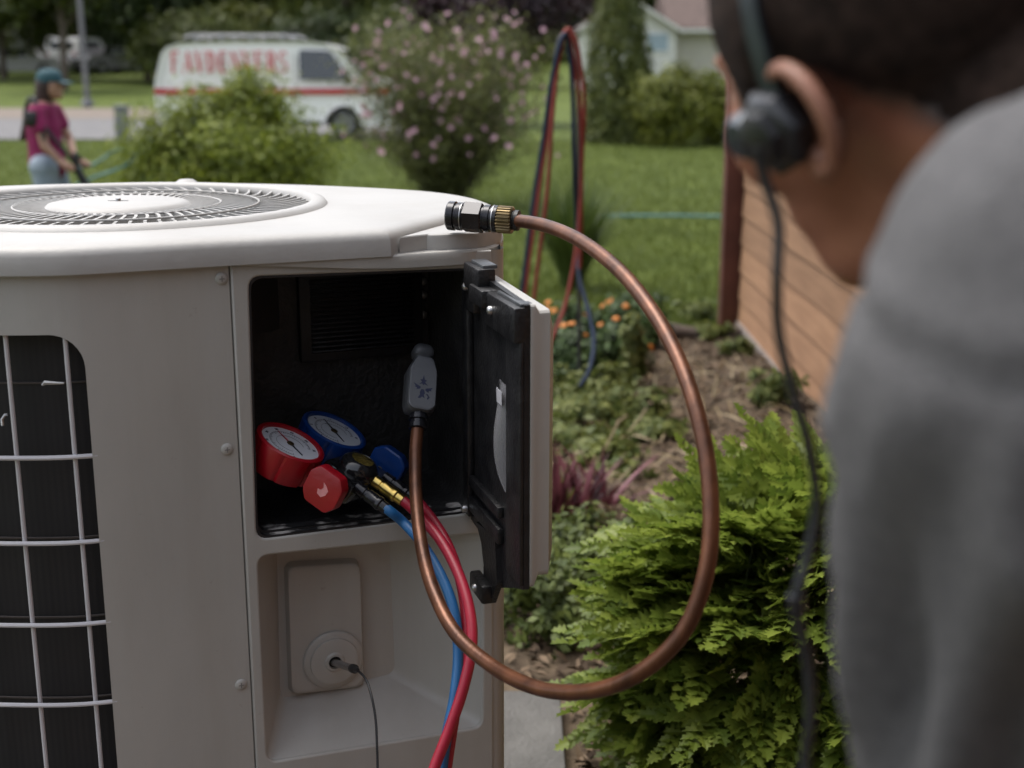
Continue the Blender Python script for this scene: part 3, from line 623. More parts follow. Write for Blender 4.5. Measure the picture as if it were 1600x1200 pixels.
# ------------------------------------------------------------------ copper-coloured hose looping to the lid
ch_ = thing('copper_hose', 'copper coloured hose looping from the hatch up to the lid corner', 'hose', tuple(atc(890, 1083, 1.38)))
path = [(653, 664, 1.755), (649, 715, 1.74), (651, 790, 1.70), (660, 860, 1.655), (678, 925, 1.61), (712, 990, 1.555), (768, 1040, 1.495), (830, 1072, 1.43), (895, 1082, 1.38), (965, 1069, 1.335), (1030, 1029, 1.305), (1075, 975, 1.29), (1102, 900, 1.285), (1111, 820, 1.29), (1105, 720, 1.31), (1085, 630, 1.34), (1055, 550, 1.385), (1015, 480, 1.44), (965, 420, 1.51), (905, 375, 1.59), (850, 352, 1.66), (800, 344, 1.705)]
pp = spline([atc(*p) for p in path], 10)
m = MB(); m.tube(pp, .0085, 20); m.build('tube', COPPER, ch_, ang=70)
tE = pp[-1]; dE = (atc(704, 337, 1.725)-tE).normalized()
M = zframe(tE-dE*.010, dE)
m = MB(); m.lathe([(.0120, 0), (.0135, .001), (.0135, .006), (.0125, .007), (.0125, .010)], M, 24); m.build('rubber_collar', BLACK, ch_)
m = MB(); lo = []
for z, k in ((.009, .95), (.0105, 1), (.0275, 1), (.029, .95)):
    lo.append([M @ V(r*math.cos(a), r*math.sin(a), z) for a, r in ((2*math.pi*i/96, (.0180 if i % 4 < 2 else .0164)*k) for i in range(96))])
m.loft(lo); m.build('knurled_nut', OLDBRASS, ch_, ang=20)
m = MB(); m.lathe([(.0150, .028), (.0176, .029), (.0176, .033), (.0160, .034), (.0160, .038), (.0178, .039), (.0178, .046), (.0165, .047), (.0165, .050)], M, 28)
hexl = [[M @ V(.0205*k*math.cos(R_(60*i+20)), .0205*k*math.sin(R_(60*i+20)), z) for i in range(6)] for z, k in ((.049, .93), (.0505, 1), (.0735, 1), (.075, .93))]
m.loft(hexl); m.lathe([(.0165, .074), (.0165, .077), (.0185, .078), (.0185, .083), (.0165, .084), (.0165, .086), (.0192, .087), (.0192, .095), (.0180, .0965), (.0130, .0965), (.0125, .090), (.0005, .090)], M, 28); m.build('end_coupling', GUNM, ch_, ang=25)
for z in (.0335, .0765):
    m = MB(); m.lathe([(.0166, z), (.0182, z), (.0182, z+.0012), (.0166, z+.0012)], M, 28); m.build('clip_ring', STEEL, ch_)
# grey handle at the hatch end
hb = pp[0]; ht = atc(661, 541, 1.800); hd = (ht-hb).normalized()
fx = camv(.95, .0, -.25); fx = (fx-hd*fx.dot(hd)).normalized(); HM = frame(hb, fx, hd, fx.cross(hd)); fz = fx.cross(hd)
L = (ht-hb).length
m = MB(); HL = zframe(hb, hd)
m.lathe([(.0098, -.006), (.0125, -.005), (.0125, .001), (.0105, .002), (.0105, .006), (.0130, .007), (.0130, .012), (.0110, .013), (.0115, .02)], HL, 24); m.build('handle_ferrule', GUNM, ch_)
def sec(t, wx, wz0, wz1):   # rounded-rectangular section of the bottle-shaped grip at height t
    return [HM @ V(wx*math.copysign(abs(math.cos(a))**.55, math.cos(a)), t*L, (wz1 if math.sin(a) > 0 else wz0)*abs(math.sin(a))**.55*(1 if math.sin(a) > 0 else -1)) for a in (2*math.pi*i/32 for i in range(32))]
m = MB(); m.loft([sec(.13, .010, .010, .010), sec(.16, .0185, .018, .014), sec(.24, .0215, .020, .016), sec(.62, .0215, .020, .016), sec(.70, .018, .018, .014), sec(.80, .0125, .012, .012), sec(.82, .0115, .011, .011), sec(.84, .0118, .011, .011), sec(.855, .0142, .013, .013), sec(.93, .0145, .0135, .0135), sec(.97, .0125, .012, .012), sec(1.0, .009, .009, .009)]); m.build('handle_grip', mat('dark_grey_plastic', (.055, .057, .062), .4, var=.1, scale=50), ch_, ang=50)
fp = rquad([(-.013, .145*L), (.010, .145*L), (.0175, .20*L), (.0175, .64*L), (.011, .80*L), (-.011, .80*L), (-.0195, .64*L), (-.0195, .20*L)], .004, 3)
m = MB(); m.loft([[HM @ V(x*k, (y-.45*L)*k+.45*L, z) for x, y in fp] for k, z in ((1, .010), (1, .0168), (.95, .0178))]); m.build('face_plate', GREYP, ch_, ang=30)
# printed emblem: a crowned star with two spread wings
s_ = .0130; EM = HM @ Matrix.Translation((-.001, .40*L, .0179))
m = MB()
for poly in ([(0, 1.3), (.12, .85), (.38, .78), (.16, .62), (.48, .30), (.10, .42), (-.02, .28), (-.12, .45), (-.46, .34), (-.16, .62), (-.36, .80), (-.12, .86)],
             [(-.28, .12), (-1.05, .42), (-.82, .14), (-.92, .06), (-.66, -.02), (-.72, -.16), (-.45, -.12), (-.30, -.05)],
             [(.28, .0), (1.05, .18), (.84, -.04), (.90, -.16), (.62, -.18), (.60, -.36), (.40, -.28), (.22, -.15)],
             [(-.18, -.1), (.12, -.12), (.22, -.5), (.10, -.6), (.22, -.95), (-.05, -.80), (-.30, -1.0), (-.52, -.98), (-.30, -.62), (-.34, -.4)],
             [(.30, -.55), (.52, -.5), (.75, -.8), (.55, -1.05), (.45, -.9), (.58, -.78), (.46, -.64)]):
    m.prism([(x*s_, y*s_*1.15) for x, y in poly], 0, .0002, EM)
m.build('emblem', NAVY, ch_, smooth=False)
# ------------------------------------------------------------------ house with lapped siding on the right
CEDAR = mat('stained_cedar', (0.26, 0.138, 0.072), 0.75, scale=5, tint=(0.36, 0.20, 0.108), bump=0.25, bscale=30, stretch=(6, .5, 6))
_t = CEDAR.node_tree; _b = _t.nodes['Principled BSDF']; _s = _b.inputs['Base Color'].links[0].from_socket; _o = _t.nodes.new('ShaderNodeObjectInfo'); _r = _t.nodes.new('ShaderNodeMapRange'); _r.inputs['To Min'].default_value = .78; _r.inputs['To Max'].default_value = 1.12
_h = _t.nodes.new('ShaderNodeHueSaturation'); _t.links.new(_o.outputs['Random'], _r.inputs['Value']); _t.links.new(_r.outputs[0], _h.inputs['Value']); _t.links.new(_s, _h.inputs['Color']); _t.links.new(_h.outputs[0], _b.inputs['Base Color'])
TRIM = mat('red_brown_trim', (0.085, 0.026, 0.017), 0.7, scale=6, tint=(0.13, 0.042, 0.028), bump=0.2, bscale=40)
house = thing('house', 'house wall of orange lapped wood siding with red brown corner board', 'house', (3.3, 2.0, 0))
HX, HY = 1.325, 7.62
m = MB(); m.box((4.3, 1.5, 1.25), (5.90, 12.1, 2.9)); m.build('house_core', mat('dark_sheathing', (.06, .04, .03), .9), house)
b0 = None; k = 0; z = -.13
for k in range(17):
    z = -.14+.162*k
    if b0 is None:
        m = MB(); Lb = 12.1; w0 = .178
        lo = [[V(.020, y, 0), V(.003, y, 0), V(.014, y, w0), V(.020, y, w0)] for y in np.linspace(0, -Lb, 8)]
        m.loft(lo); b0 = m.build('siding_board', CEDAR, house, ang=20); o = b0
    else: o = b0.copy(); COL.objects.link(o)
    o.matrix_world = Matrix.Translation((HX, HY-.03, z))
m = MB(); m.box((HX-.035, HY+.05, 1.24), (.115, .12, 2.80), bev=.004); m.build('corner_board', TRIM, house)
m = MB(); m.box((HX-.002, 2.3, -.125), (.022, 10.5, .04), bev=.004); m.build('skirt_board', mat('grey_weathered_wood', (.20, .17, .15), .8, scale=12), house)
m = MB(); m.box((HX-.22, 2.3, 2.69), (.55, 11.4, .03)); m.build('soffit', TRIM, house)
m = MB(); m.loft([[V(HX-.52, y, 2.66), V(HX-.52, y, 2.80), V(4.3, y, 4.5), V(7.8, y, 2.80), V(7.8, y, 2.66), V(4.3, y, 4.3)] for y in (8.0, -3.4)]); m.build('roof', mat('brown_shingle_roof', (.06, .045, .04), .9, bump=.4), house)

# unseen wing added behind the camera to darken the unit's front
m = MB(); m.box((-.9, -4.7, 1.25), (4.4, 2.9, 2.9)); m.build('shade_wing_core', mat('dark_sheathing', (.06, .04, .03), .9), house)
w0 = None
for k in range(17):
    if w0 is None:
        m = MB(); m.loft([[V(x, -.020, 0), V(x, .004, 0), V(x, -.014, .178), V(x, -.020, .178)] for x in np.linspace(-3.1, 1.33, 6)]); w0 = m.build('siding_board', mat('shade_wing_siding', (.24, .24, .235), .8), house, ang=20); o = w0  # grey chosen so the added wing bounces no orange light onto the unit
    else: o = w0.copy(); COL.objects.link(o)
    o.matrix_world = Matrix.Translation((0, -3.225, -.14+.162*k))
m = MB(); m.loft([[V(x, -2.65, 2.66), V(x, -2.65, 2.80), V(x, -4.7, 4.0), V(x, -6.7, 2.80), V(x, -6.7, 2.66)] for x in (-3.5, 1.6)]); m.build('wing_roof', mat('brown_shingle_roof', (.06, .045, .04), .9, bump=.4), house)  # roof of the added wing, blocks sky light from behind the camera

# ------------------------------------------------------------------ log edging along the bed
for i, (x0, x1) in enumerate(((-.45, .28), (.30, .86), (.88, 1.30))):
    y = 7.46-.05*i; m = MB(); pts = [V(x, y+.03*math.sin(x*5), ground_z(y)+.045+.012*math.sin(x*9)) for x in np.linspace(x0, x1, 10)]
    m.tube(pts, [.05+.008*math.sin(q*7+i) for q in range(10)], 10); o = m.build('edging_log', mat('old_dark_log', (.045, .032, .026), .9, scale=14, tint=(.10, .075, .06), bump=.6, bscale=40))
    tag(o, ('dark edging log behind the orange flowers', 'dark edging log just right of the orange flowers', 'dark edging log that ends at the house corner')[i], 'log', 'logs edging the garden bed')

# ------------------------------------------------------------------ plants
def foliage(name, parts, m, parent):
    vs = []; fs = []; o = 0
    for v, f in parts: vs.append(v); fs.append(f+o); o += len(v)
    ob = fast(name, np.concatenate(vs), np.concatenate(fs), m, parent); tag(ob, kind='stuff'); return ob
BARK = mat('grey_brown_bark', (.075, .055, .042), .9, scale=20, tint=(.12, .095, .075), bump=.5, bscale=40)
# near fern-leaved shrub: lobed leaf sprays
def frond(seed):
    rg = random.Random(seed); m = MB(); L = 1.0; n = 7
    def curve(t): return V(t*L, 0, -.22*t*t+.04*math.sin(t*3))
    prev = None
    for i in range(n):           # rachis as a thin strip
        t0, t1 = i/n, (i+1)/n; a, b = curve(t0), curve(t1); w_ = .012
        m.add([a+V(0, -w_, 0), b+V(0, -w_*.7, 0), b+V(0, w_*.7, 0), a+V(0, w_, 0)], [(0, 1, 2, 3)])
    def leaflet(p, ang, ln, tilt):
        d = V(math.cos(ang), math.sin(ang), 0); s = V(-d.y, d.x, 0); up = V(0, 0, 1)
        def q(u, v): return p + d*(u*ln) + s*(v*ln) + up*(ln*(abs(v)*tilt - .12*u*u))
        out = [(0, 0), (.18, .10), (.32, .42), (.42, .19), (.58, .38), (.66, .16), (.86, .22), (.84, .08), (1.0, 0), (.84, -.08), (.86, -.22), (.66, -.16), (.58, -.38), (.42, -.19), (.32, -.42), (.18, -.10)]
        mid = [(.2, 0), (.4, 0), (.62, 0), (.8, 0)]
        vs = [q(*o_) for o_ in out]+[q(*o_) for o_ in mid]
        m.add(vs, [(0, 1, 16), (1, 2, 3, 16), (16, 3, 17), (3, 4, 5, 17), (17, 5, 18), (5, 6, 7, 18), (18, 7, 19), (7, 8, 19), (8, 9, 19), (9, 18, 19), (9, 10, 11, 18), (11, 17, 18), (11, 12, 13, 17), (13, 16, 17), (13, 14, 15, 16), (15, 0, 16)])
    for i in range(5):
        t = .16+.17*i; ln = (.46-.06*i)*rg.uniform(.85, 1.15)
        for sg in (-1, 1): leaflet(curve(t+rg.uniform(-.02, .02)), sg*R_(rg.uniform(42, 58)-4*i), ln, .35+rg.uniform(-.1, .2))
    leaflet(curve(.90), rg.uniform(-.1, .1), .34, .3)
    return m
FERN = leafmat('fern_leaf', (0.105, 0.160, 0.022), (0.26, 0.325, 0.055), 0.45, 0.42)
fern = thing('feathery_shrub', 'bright green shrub with feathery lobed leaves beside the copper hose', 'shrub', (.40, 2.22, .02))
fr = [frond(i).build('leaf_spray', FERN, fern, ang=80) for i in range(6)]
fverts = [np.array([v.co[:] for v in f.data.vertices]) for f in fr]; ffaces = [[list(p.vertices) for p in f.data.polygons] for f in fr]
FC = V(.530, 2.26, .330); FRAD = V(.275, .27, .385)
def fern_branch(front, inner):
    while True:
        d = Vector(RNG.normal(0, 1, 3)).normalized()
        if d.z < -.70 or (front and d.y > .25) or (not front and not inner and d.y < .1): continue
        break
    lump = 1+.16*noise.noise(d*2.1+V(4, 1, 7))
    k = (RNG.uniform(.30, .55) if inner else RNG.uniform(.58, .80))*lump
    p = FC+V(d.x*FRAD.x*k, d.y*FRAD.y*k, d.z*FRAD.z*k)
    out = (V(d.x, d.y, d.z*.45)+V(0, 0, .30)+Vector(RNG.normal(0, .22, 3))).normalized()
    up = (V(d.x, d.y, d.z)*.8+V(0, 0, 1.0)+Vector(RNG.normal(0, .18, 3))).normalized()
    side = up.cross(out).normalized(); up = out.cross(side); L = RNG.uniform(.11, .16); res = []
    for j in range(6):
        t = .2+.8*j/5; q = p+out*L*t-V(0, 0, .03)*t*t
        if j == 5: dr = out-V(0, 0, .25)
        else: dr = out*.75+side*(1 if j % 2 else -1)*.8-V(0, 0, .15)
        dr = (dr+Vector(RNG.normal(0, .12, 3))).normalized(); sc = RNG.uniform(.105, .145)*(1.10-.22*t); uu = (up+Vector(RNG.normal(0, .18, 3))).normalized()
        yy = uu.cross(dr).normalized(); zz = dr.cross(yy); res.append(frame(q, dr*sc, yy*sc, zz*sc))
    return res
mats = []
while len(mats) < 300: mats += fern_branch(True, False)
for i in range(300):
    o = fr[i] if i < 6 else fr[i % 6].copy()
    if i >= 6: COL.objects.link(o)
    o.matrix_world = mats[i]
mats = []
for i in range(42): mats += fern_branch(True, False)
for i in range(95): mats += fern_branch(i % 2 == 0, True)
for i in range(45): mats += fern_branch(False, False)
vs = []; fs = []; off = 0
for i, M in enumerate(mats):
    M = np.array(M); k = i % 6
    vs.append(fverts[k] @ M[:3, :3].T + M[:3, 3]); fs += [[q+off for q in f] for f in ffaces[k]]; off += len(fverts[k])
me = bpy.data.meshes.new('inner_foliage'); me.from_pydata(np.concatenate(vs).tolist(), [], fs); me.materials.append(FERN)
tag(link(bpy.data.objects.new('inner_foliage', me), fern), kind='stuff')
for i in range(16):
    a = RNG.uniform(0, 6.28); r = RNG.uniform(.3, .8); tip = FC+V(math.cos(a)*FRAD.x*r, math.sin(a)*FRAD.y*r, RNG.uniform(-.1, .3)); m = MB()
    b = V(.40+RNG.uniform(-.05, .05), 2.22+RNG.uniform(-.05, .05), .0); m.tube([b, b.lerp(tip, .5)+V(0, 0, .05), tip], [.004, .003, .0015], 6); m.build('stem', mat('green_stem', (.07, .09, .03), .6), fern)

def strap_plant(name, label, cat, base, n, h, spread, wd, m_, group=None, droop=.4, col_parts=True):
    t = thing(name, label, cat, tuple(base), group); mb = MB()
    for i in range(n):
        a = RNG.uniform(0, 6.283); L = h*RNG.uniform(.6, 1.1); sp2 = spread*RNG.uniform(.2, 1.1); pts = []
        s = V(-math.sin(a), math.cos(a), 0)
        b = Vector(base)+V(math.cos(a), math.sin(a), 0)*RNG.uniform(0, spread*.18)
        lo = []
        for k in range(6):
            u = k/5; p = b+V(math.cos(a), math.sin(a), 0)*(sp2*u**1.6)+V(0, 0, L*(u-droop*u*u*sp2/max(.01, spread)*.6)); w2 = wd*(.7+.6*math.sin(math.pi*min(1, u*.8+.2)))*(1-u**3)+.0005
            lo.append([p-s*w2, p+V(0, 0, -w2*.3), p+s*w2])
        mb.loft(lo, cap=False, closed=False)
    tag(mb.build('blade_leaves', m_, t, smooth=False), kind='stuff'); return t
PURP = leafmat('maroon_strap_leaf', (.050, .012, .018), (.165, .055, .068), .25, .45)
STRAPG = leafmat('green_strap_leaf', (.035, .075, .018), (.11, .16, .04), .25, .5)
def gnd(x, y): # point on the ground under a picture position
    d = ray(x, y); lo, hi = .5, 60
    for _ in range(50):
        mi = (lo+hi)/2; p = CAMP+d*mi
        if p.z > ground_z(p.y): lo = mi
        else: hi = mi
    return CAMP+d*lo
for i, (x, y, n, h, sp2, lab) in enumerate(((868, 838, 26, .24, .10, 'maroon strap-leaved plant closest to the hatch door edge'), (905, 822, 22, .20, .13, 'maroon strap-leaved plant between the hatch door and the feathery shrub'), (945, 800, 9, .20, .20, 'sparse maroon plant leaning toward the feathery shrub'))):
    strap_plant('maroon_plant', lab, 'plant', gnd(x, y), int(n*1.6), h*1.25, sp2*1.25, .0075, PURP, 'maroon plants in the bed')
strap_plant('strap_leaf_plant', 'few upright yellow green leaves among the maroon plants', 'plant', gnd(882, 835), 8, .22, .05, .007, leafmat('lime_strap', (.10, .14, .02), (.20, .24, .05)))
strap_plant('ornamental_grass', 'upright dark green grassy clump on the lawn behind the hanging hoses', 'ornamental grass', gnd(893, 452), 420, .86, .46, .007, leafmat('dark_grass_leaf', (.035, .060, .012), (.105, .145, .035), .25, .5), droop=.2)
for i, (x, y, lab) in enumerate(((955, 690, 'pale dry stalk lying in the bed near the feathery shrub'), (985, 700, 'longest pale dry stalk standing up in the bed'), (940, 745, 'curved dry stalk beside the maroon plants'))):
    p = gnd(x, y); m = MB(); a = RNG.uniform(.3, 1.2); m.tube(spline([p+V(-.10, .02, .01), p+V(-.02, 0, .05), p+V(.06, .02, .10+.05*i)], 5), .004, 6); o = m.build('dry_stalk', mat('straw', (.32, .25, .15), .8)); tag(o, lab, 'stalk', 'dry stalks in the bed')
def small_plant(name, label, cat, base, rad, n, lsz, m_, group=None, clumps=24, flowers=None):
    t = thing(name, label, cat, tuple(base), group); p, nn = cloud((base[0], base[1], base[2]+rad[2]*.75), rad, n, clumps, .16, .3, -.6)
    k = p[:, 2] > base[2]; p, nn = p[k], nn[k]
    foliage('foliage', [leaves(p, nn, lsz, .55, .5)], m_, t)
    for i in range(5):
        a = i*1.26; m = MB(); tp = Vector(base)+V(math.cos(a)*rad[0]*.5, math.sin(a)*rad[1]*.5, rad[2]*1.0); m.tube([Vector(base)+V(0, 0, -.01), tp], [.003, .0015], 5); m.build('stem', mat('green_stem', (.07, .09, .03), .6), t)
    if flowers:
        f0 = None
        for i in range(flowers[0]):
            d = Vector(RNG.normal(0, 1, 3)).normalized(); d.z = abs(d.z); d.y = -abs(d.y)*.6
            q = Vector((base[0]+d.x*rad[0]*.95, base[1]+d.y*rad[1]*.95, base[2]+rad[2]*(.75+d.z*1.05)))
            if f0 is None:
                m = MB(); m.lathe([(.2, -.25), (.9, -.15), (1.0, .05), (.75, .2), (.5, .38), (.15, .42)], Matrix.Identity(4), 14); f0 = m.build('flower', flowers[1], t, ang=20); o = f0
            else: o = f0.copy(); COL.objects.link(o)
            o.matrix_world = zframe(q, d+V(0, -.3, .5)) @ Matrix.Scale(flowers[2]*RNG.uniform(.7, 1.2), 4)
    return t
MARI = leafmat('marigold_leaf', (.020, .042, .012), (.065, .11, .028), .2); ORNG = mat('orange_petals', (.46, .15, .010), .6, scale=60, var=.25)
b = gnd(905, 600); small_plant('marigold', 'dark leafy marigold mound nearest the hatch door', 'marigold', b, (.20, .18, .17), 1800, .04, MARI, 'marigolds in the bed', flowers=(4, ORNG, .017))
b = gnd(965, 590); small_plant('marigold', 'dark leafy marigold mound beside the copper hose', 'marigold', b, (.21, .18, .18), 1800, .04, MARI, 'marigolds in the bed', flowers=(4, ORNG, .017))
b = gnd(885, 545); small_plant('marigold', 'marigold mound behind the others under the hanging hoses', 'marigold', b, (.24, .18, .16), 1500, .04, MARI, 'marigolds in the bed', flowers=(5, ORNG, .018))
b = gnd(985, 545); small_plant('marigold', 'marigold mound in front of the edging log', 'marigold', b, (.20, .18, .19), 1500, .04, MARI, 'marigolds in the bed', flowers=(5, ORNG, .018))
WEED = leafmat('weed_leaf', (.06, .09, .02), (.20, .22, .06), .3)
for x, y, r, hh, lab in ((880, 650, .15, .07, 'low weed patch left of the dry stalks'), (935, 655, .14, .08, 'weed clump in front of the marigolds'), (1000, 668, .14, .08, 'weed clump right of the copper hose at mid bed'), (1020, 690, .12, .05, 'small weed touching the feathery shrub'), (870, 700, .16, .06, 'yellowish weed patch behind the maroon plants'), (930, 720, .14, .05, 'flat weed patch among the dry stalks'), (1110, 535, .10, .06, 'small weed in bare soil below the edging log'), (1155, 558, .09, .05, 'small weed halfway along the house wall'), (1090, 505, .11, .09, 'weed growing against the edging log'), (1215, 640, .10, .10, 'weed at the foot of the siding'), (905, 680, .17, .07, 'broad weed patch behind the yellowish weeds'), (960, 640, .16, .09, 'leafy weed under the copper hose loop'), (850, 640, .14, .09, 'weed right beside the hatch door edge'), (965, 745, .13, .05, 'flat weed touching the left tip of the feathery shrub'), (985, 610, .05, .20, 'tall thin weed in front of the marigolds')):
    small_plant('weed', lab, 'weed', gnd(x, y), (r*1.2, r, hh*1.15), 560, .042, WEED, 'weeds in the garden bed', 14)
COVR = leafmat('groundcover_leaf', (.045, .068, .014), (.13, .165, .036), .25)
for x, y, r, hh, lab in ((830, 985, .10, .14, 'leafy ground cover plant below the hatch door'), (880, 1010, .12, .12, 'leafy ground cover plant left of the feathery shrub'), (930, 985, .11, .13, 'ground cover plant tucked under the feathery shrub'), (850, 925, .12, .12, 'ground cover plant in front of the maroon plants'), (915, 915, .13, .12, 'ground cover plant right behind the hatch door corner')):
    small_plant('ground_cover', lab, 'plant', gnd(x, y), (r, r, hh), 900, .028, COVR, 'ground cover plants in the bed', 20)
n = 380; X = RNG.uniform(.05, 1.2, n); Y = RNG.uniform(3.0, 6.6, n); Z = np.array([ground_z(y)+.045 for y in Y])
o = fast('straw_litter', *leaves(np.stack([X, Y, Z], 1), np.tile([0, -.5, 1.], (n, 1)), .13, .07, .5), leafmat('straw_strand', (.16, .12, .06), (.34, .27, .16), .1)); tag(o, 'loose straw and dry stems scattered over the bed', 'straw', kind='stuff')
m = MB(); m.tube(spline([gnd(830, 615)+V(0, 0, .03), gnd(900, 635)+V(0, 0, .05), gnd(960, 655)+V(0, 0, .04), gnd(1005, 672)+V(0, 0, .02)], 6), .009, 8); o = m.build('soaker_hose', BLACK); tag(o, 'thin black soaker hose lying across the bed by the weeds', 'hose')

# round yellow-green bush in front of the van
def bush(name, label, cx, cy, rad, n, lsz, m_, clumps=70, spread=.16, zc=None, cat='bush', group=None, shell=.45, cols=None):
    gz = ground_z(cy); t = thing(name, label, cat, (cx, cy, gz), group); zc = zc if zc else rad[2]
    p, nn = cloud((cx, cy, gz+zc), rad, n, clumps, spread, shell, -.8); k = p[:, 2] > gz
    foliage('foliage', [leaves(p[k], nn[k], lsz, .5, .6)], m_, t)
    m = MB()
    for i in range(7):
        a = i*.9; m.tube([V(cx+.05*math.cos(a), cy+.05*math.sin(a), gz), V(cx+rad[0]*.35*math.cos(a), cy+rad[1]*.35*math.sin(a), gz+zc*.9)], [.02, .01], 6)
    m.build('stems', BARK, t); return t
YG = leafmat('yellow_green_leaf', (.075, .110, .010), (.25, .29, .032), .4)
bush('round_bush', 'round yellow green bush in front of the white van', (368-800)/2050*12.2, 12.0, (.93, .80, .74), 24000, .055, YG, 130, .13)
bush('bush_shoot', 'tall leafy tip rising above the round bush by the van', (402-800)/2050*12.1, 11.95, (.30, .3, .34), 2600, .05, YG, 26, .2, zc=1.24)
bush('side_bush', 'small loose green bush at the left of the round bush', (240-800)/2050*12.6, 12.4, (.28, .3, .50), 2600, .05, leafmat('mid_green_leaf', (.07, .10, .012), (.20, .23, .03), .35), 24, .2)
# the flowering bush: vase of stems, fine leaves, pink-mauve flowers
FBX, FBY = (698-800)/2050*15.6, 15.4
fb = thing('flowering_bush', 'tall vase shaped bush covered in mauve pink flowers', 'flowering bush', (FBX, FBY, ground_z(FBY)))
gz = ground_z(FBY); tips = []
for i in range(130):
    a = RNG.uniform(0, 6.283); r = RNG.uniform(.15, 1.0)**.6; h = (2.05+.35*RNG.uniform(-1, 1))*(1-.25*r*r)
    if i % 3 == 0: h *= RNG.uniform(.45, .75)
    q = V(FBX+math.cos(a)*1.42*r+.05, FBY+math.sin(a)*.95*r, gz+h); tips.append(q)
m = MB(); LP = []
for q in tips:
    b = V(FBX+RNG.uniform(-.12, .12), FBY+RNG.uniform(-.1, .1), gz); c = b.lerp(q, .45)+V(0, 0, .10 if q.z < gz+1.5 else .18); pts = spline([b, c, q], 7); m.tube(pts, [.012-.010*k/14 for k in range(15)], 5)
    for k in range(230):
        u = RNG.uniform(.16, 1.0); p = pts[int(u*14)]; LP.append(p+Vector(RNG.normal(0, .075+.05*u, 3)))
m.build('stems', BARK, fb)
LP = np.array([tuple(p) for p in LP]); nn = LP-np.array([FBX, FBY, gz+1.2])
foliage('foliage', [leaves(LP, nn, .058, .42, .7)], leafmat('sage_leaf', (.065, .078, .026), (.20, .21, .070), .35), fb)
PINK = leafmat('mauve_petal', (.46, .24, .31), (.68, .45, .52), .3)
f0 = None
for i in range(230):
    q = tips[i % 130]; b = V(FBX, FBY, gz+.3); p = b.lerp(q, RNG.uniform(.72, 1.03))+Vector(RNG.normal(0, .12, 3)); p.y -= .12
    if f0 is None:
        m = MB()
        for k in range(7):
            a = k*2*math.pi/7; d = V(math.cos(a), math.sin(a), .35); s = V(-math.sin(a), math.cos(a), 0)
            m.add([V(0, 0, 0), d*.6+s*.35, d*1.0, d*.6-s*.35], [(0, 1, 2, 3)])
        m.lathe([(.3, 0), (.25, .3), (.02, .45)], None, 6); f0 = m.build('flower', PINK, fb, ang=20); o = f0
    else: o = f0.copy(); COL.objects.link(o)
    o.matrix_world = zframe(p, V(RNG.normal(0, .5), -1, RNG.uniform(0, 1))) @ Matrix.Scale(RNG.uniform(.026, .046), 4)

# shepherd's hook with hoses hung over it
HKY = 5.6
hk = thing('garden_hook', 'dark steel garden hook carrying the red hoses', 'hook', tuple(gnd(905, 590)))
m = MB(); b = at(906, 600, HKY); b.z = ground_z(HKY)-.05
m.tube(spline([b, at(904, 300, HKY), at(903, 130, HKY), at(899, 70, HKY), at(887, 50, HKY), at(874, 62, HKY), at(868, 92, HKY)], 6), .009, 8); m.build('hook_rod', mat('dark_painted_rod', (.02, .022, .03), .4), hk)
REDH = mat('old_red_hose', (.16, .024, .018), .6, scale=20, tint=(.23, .042, .030), spec=.3); DKH = mat('dark_blue_hose', (.012, .022, .045), .7, scale=20, spec=.2)
def drape(name, label, pts, r, m_):
    m = MB(); m.tube(spline([at(*p) for p in pts], 8), r, 10); o = m.build(name, m_); tag(o, label, 'hose', 'hoses hung on the garden hook')
drape('hanging_hose', 'red hose looped over the hook, outer loop with right leg reaching the bed', [(815, 500, 5.45), (828, 400, 5.5), (842, 300, 5.53), (858, 190, 5.55), (868, 100, 5.56), (884, 47, 5.57), (899, 62, 5.56), (908, 110, 5.55), (913, 160, 5.54), (909, 260, 5.52), (903, 370, 5.48), (885, 470, 5.4), (862, 530, 5.3), (846, 575, 5.2)], .0085, REDH)
drape('hanging_hose', 'second red hose on the hook whose legs hang nearly straight', [(834, 470, 5.35), (845, 380, 5.38), (856, 290, 5.4), (862, 200, 5.43), (872, 100, 5.46), (886, 46, 5.48), (893, 78, 5.48), (903, 140, 5.48), (909, 220, 5.5), (908, 330, 5.52), (906, 420, 5.5)], .0085, REDH)
drape('hanging_hose', 'dark blue hose over the hook ending on the soil below', [(812, 480, 5.35), (825, 380, 5.36), (837, 290, 5.36), (850, 210, 5.37), (863, 120, 5.38), (881, 55, 5.40), (890, 80, 5.45), (895, 150, 5.45), (897, 250, 5.45), (902, 360, 5.62), (905, 430, 5.5), (918, 480, 5.35), (928, 530, 5.2), (922, 575, 5.02), (906, 604, 4.95)], .0095, DKH)

# ------------------------------------------------------------------ vehicles
def on_far(x, Y): return ((x-800)/2050*Y*.985)

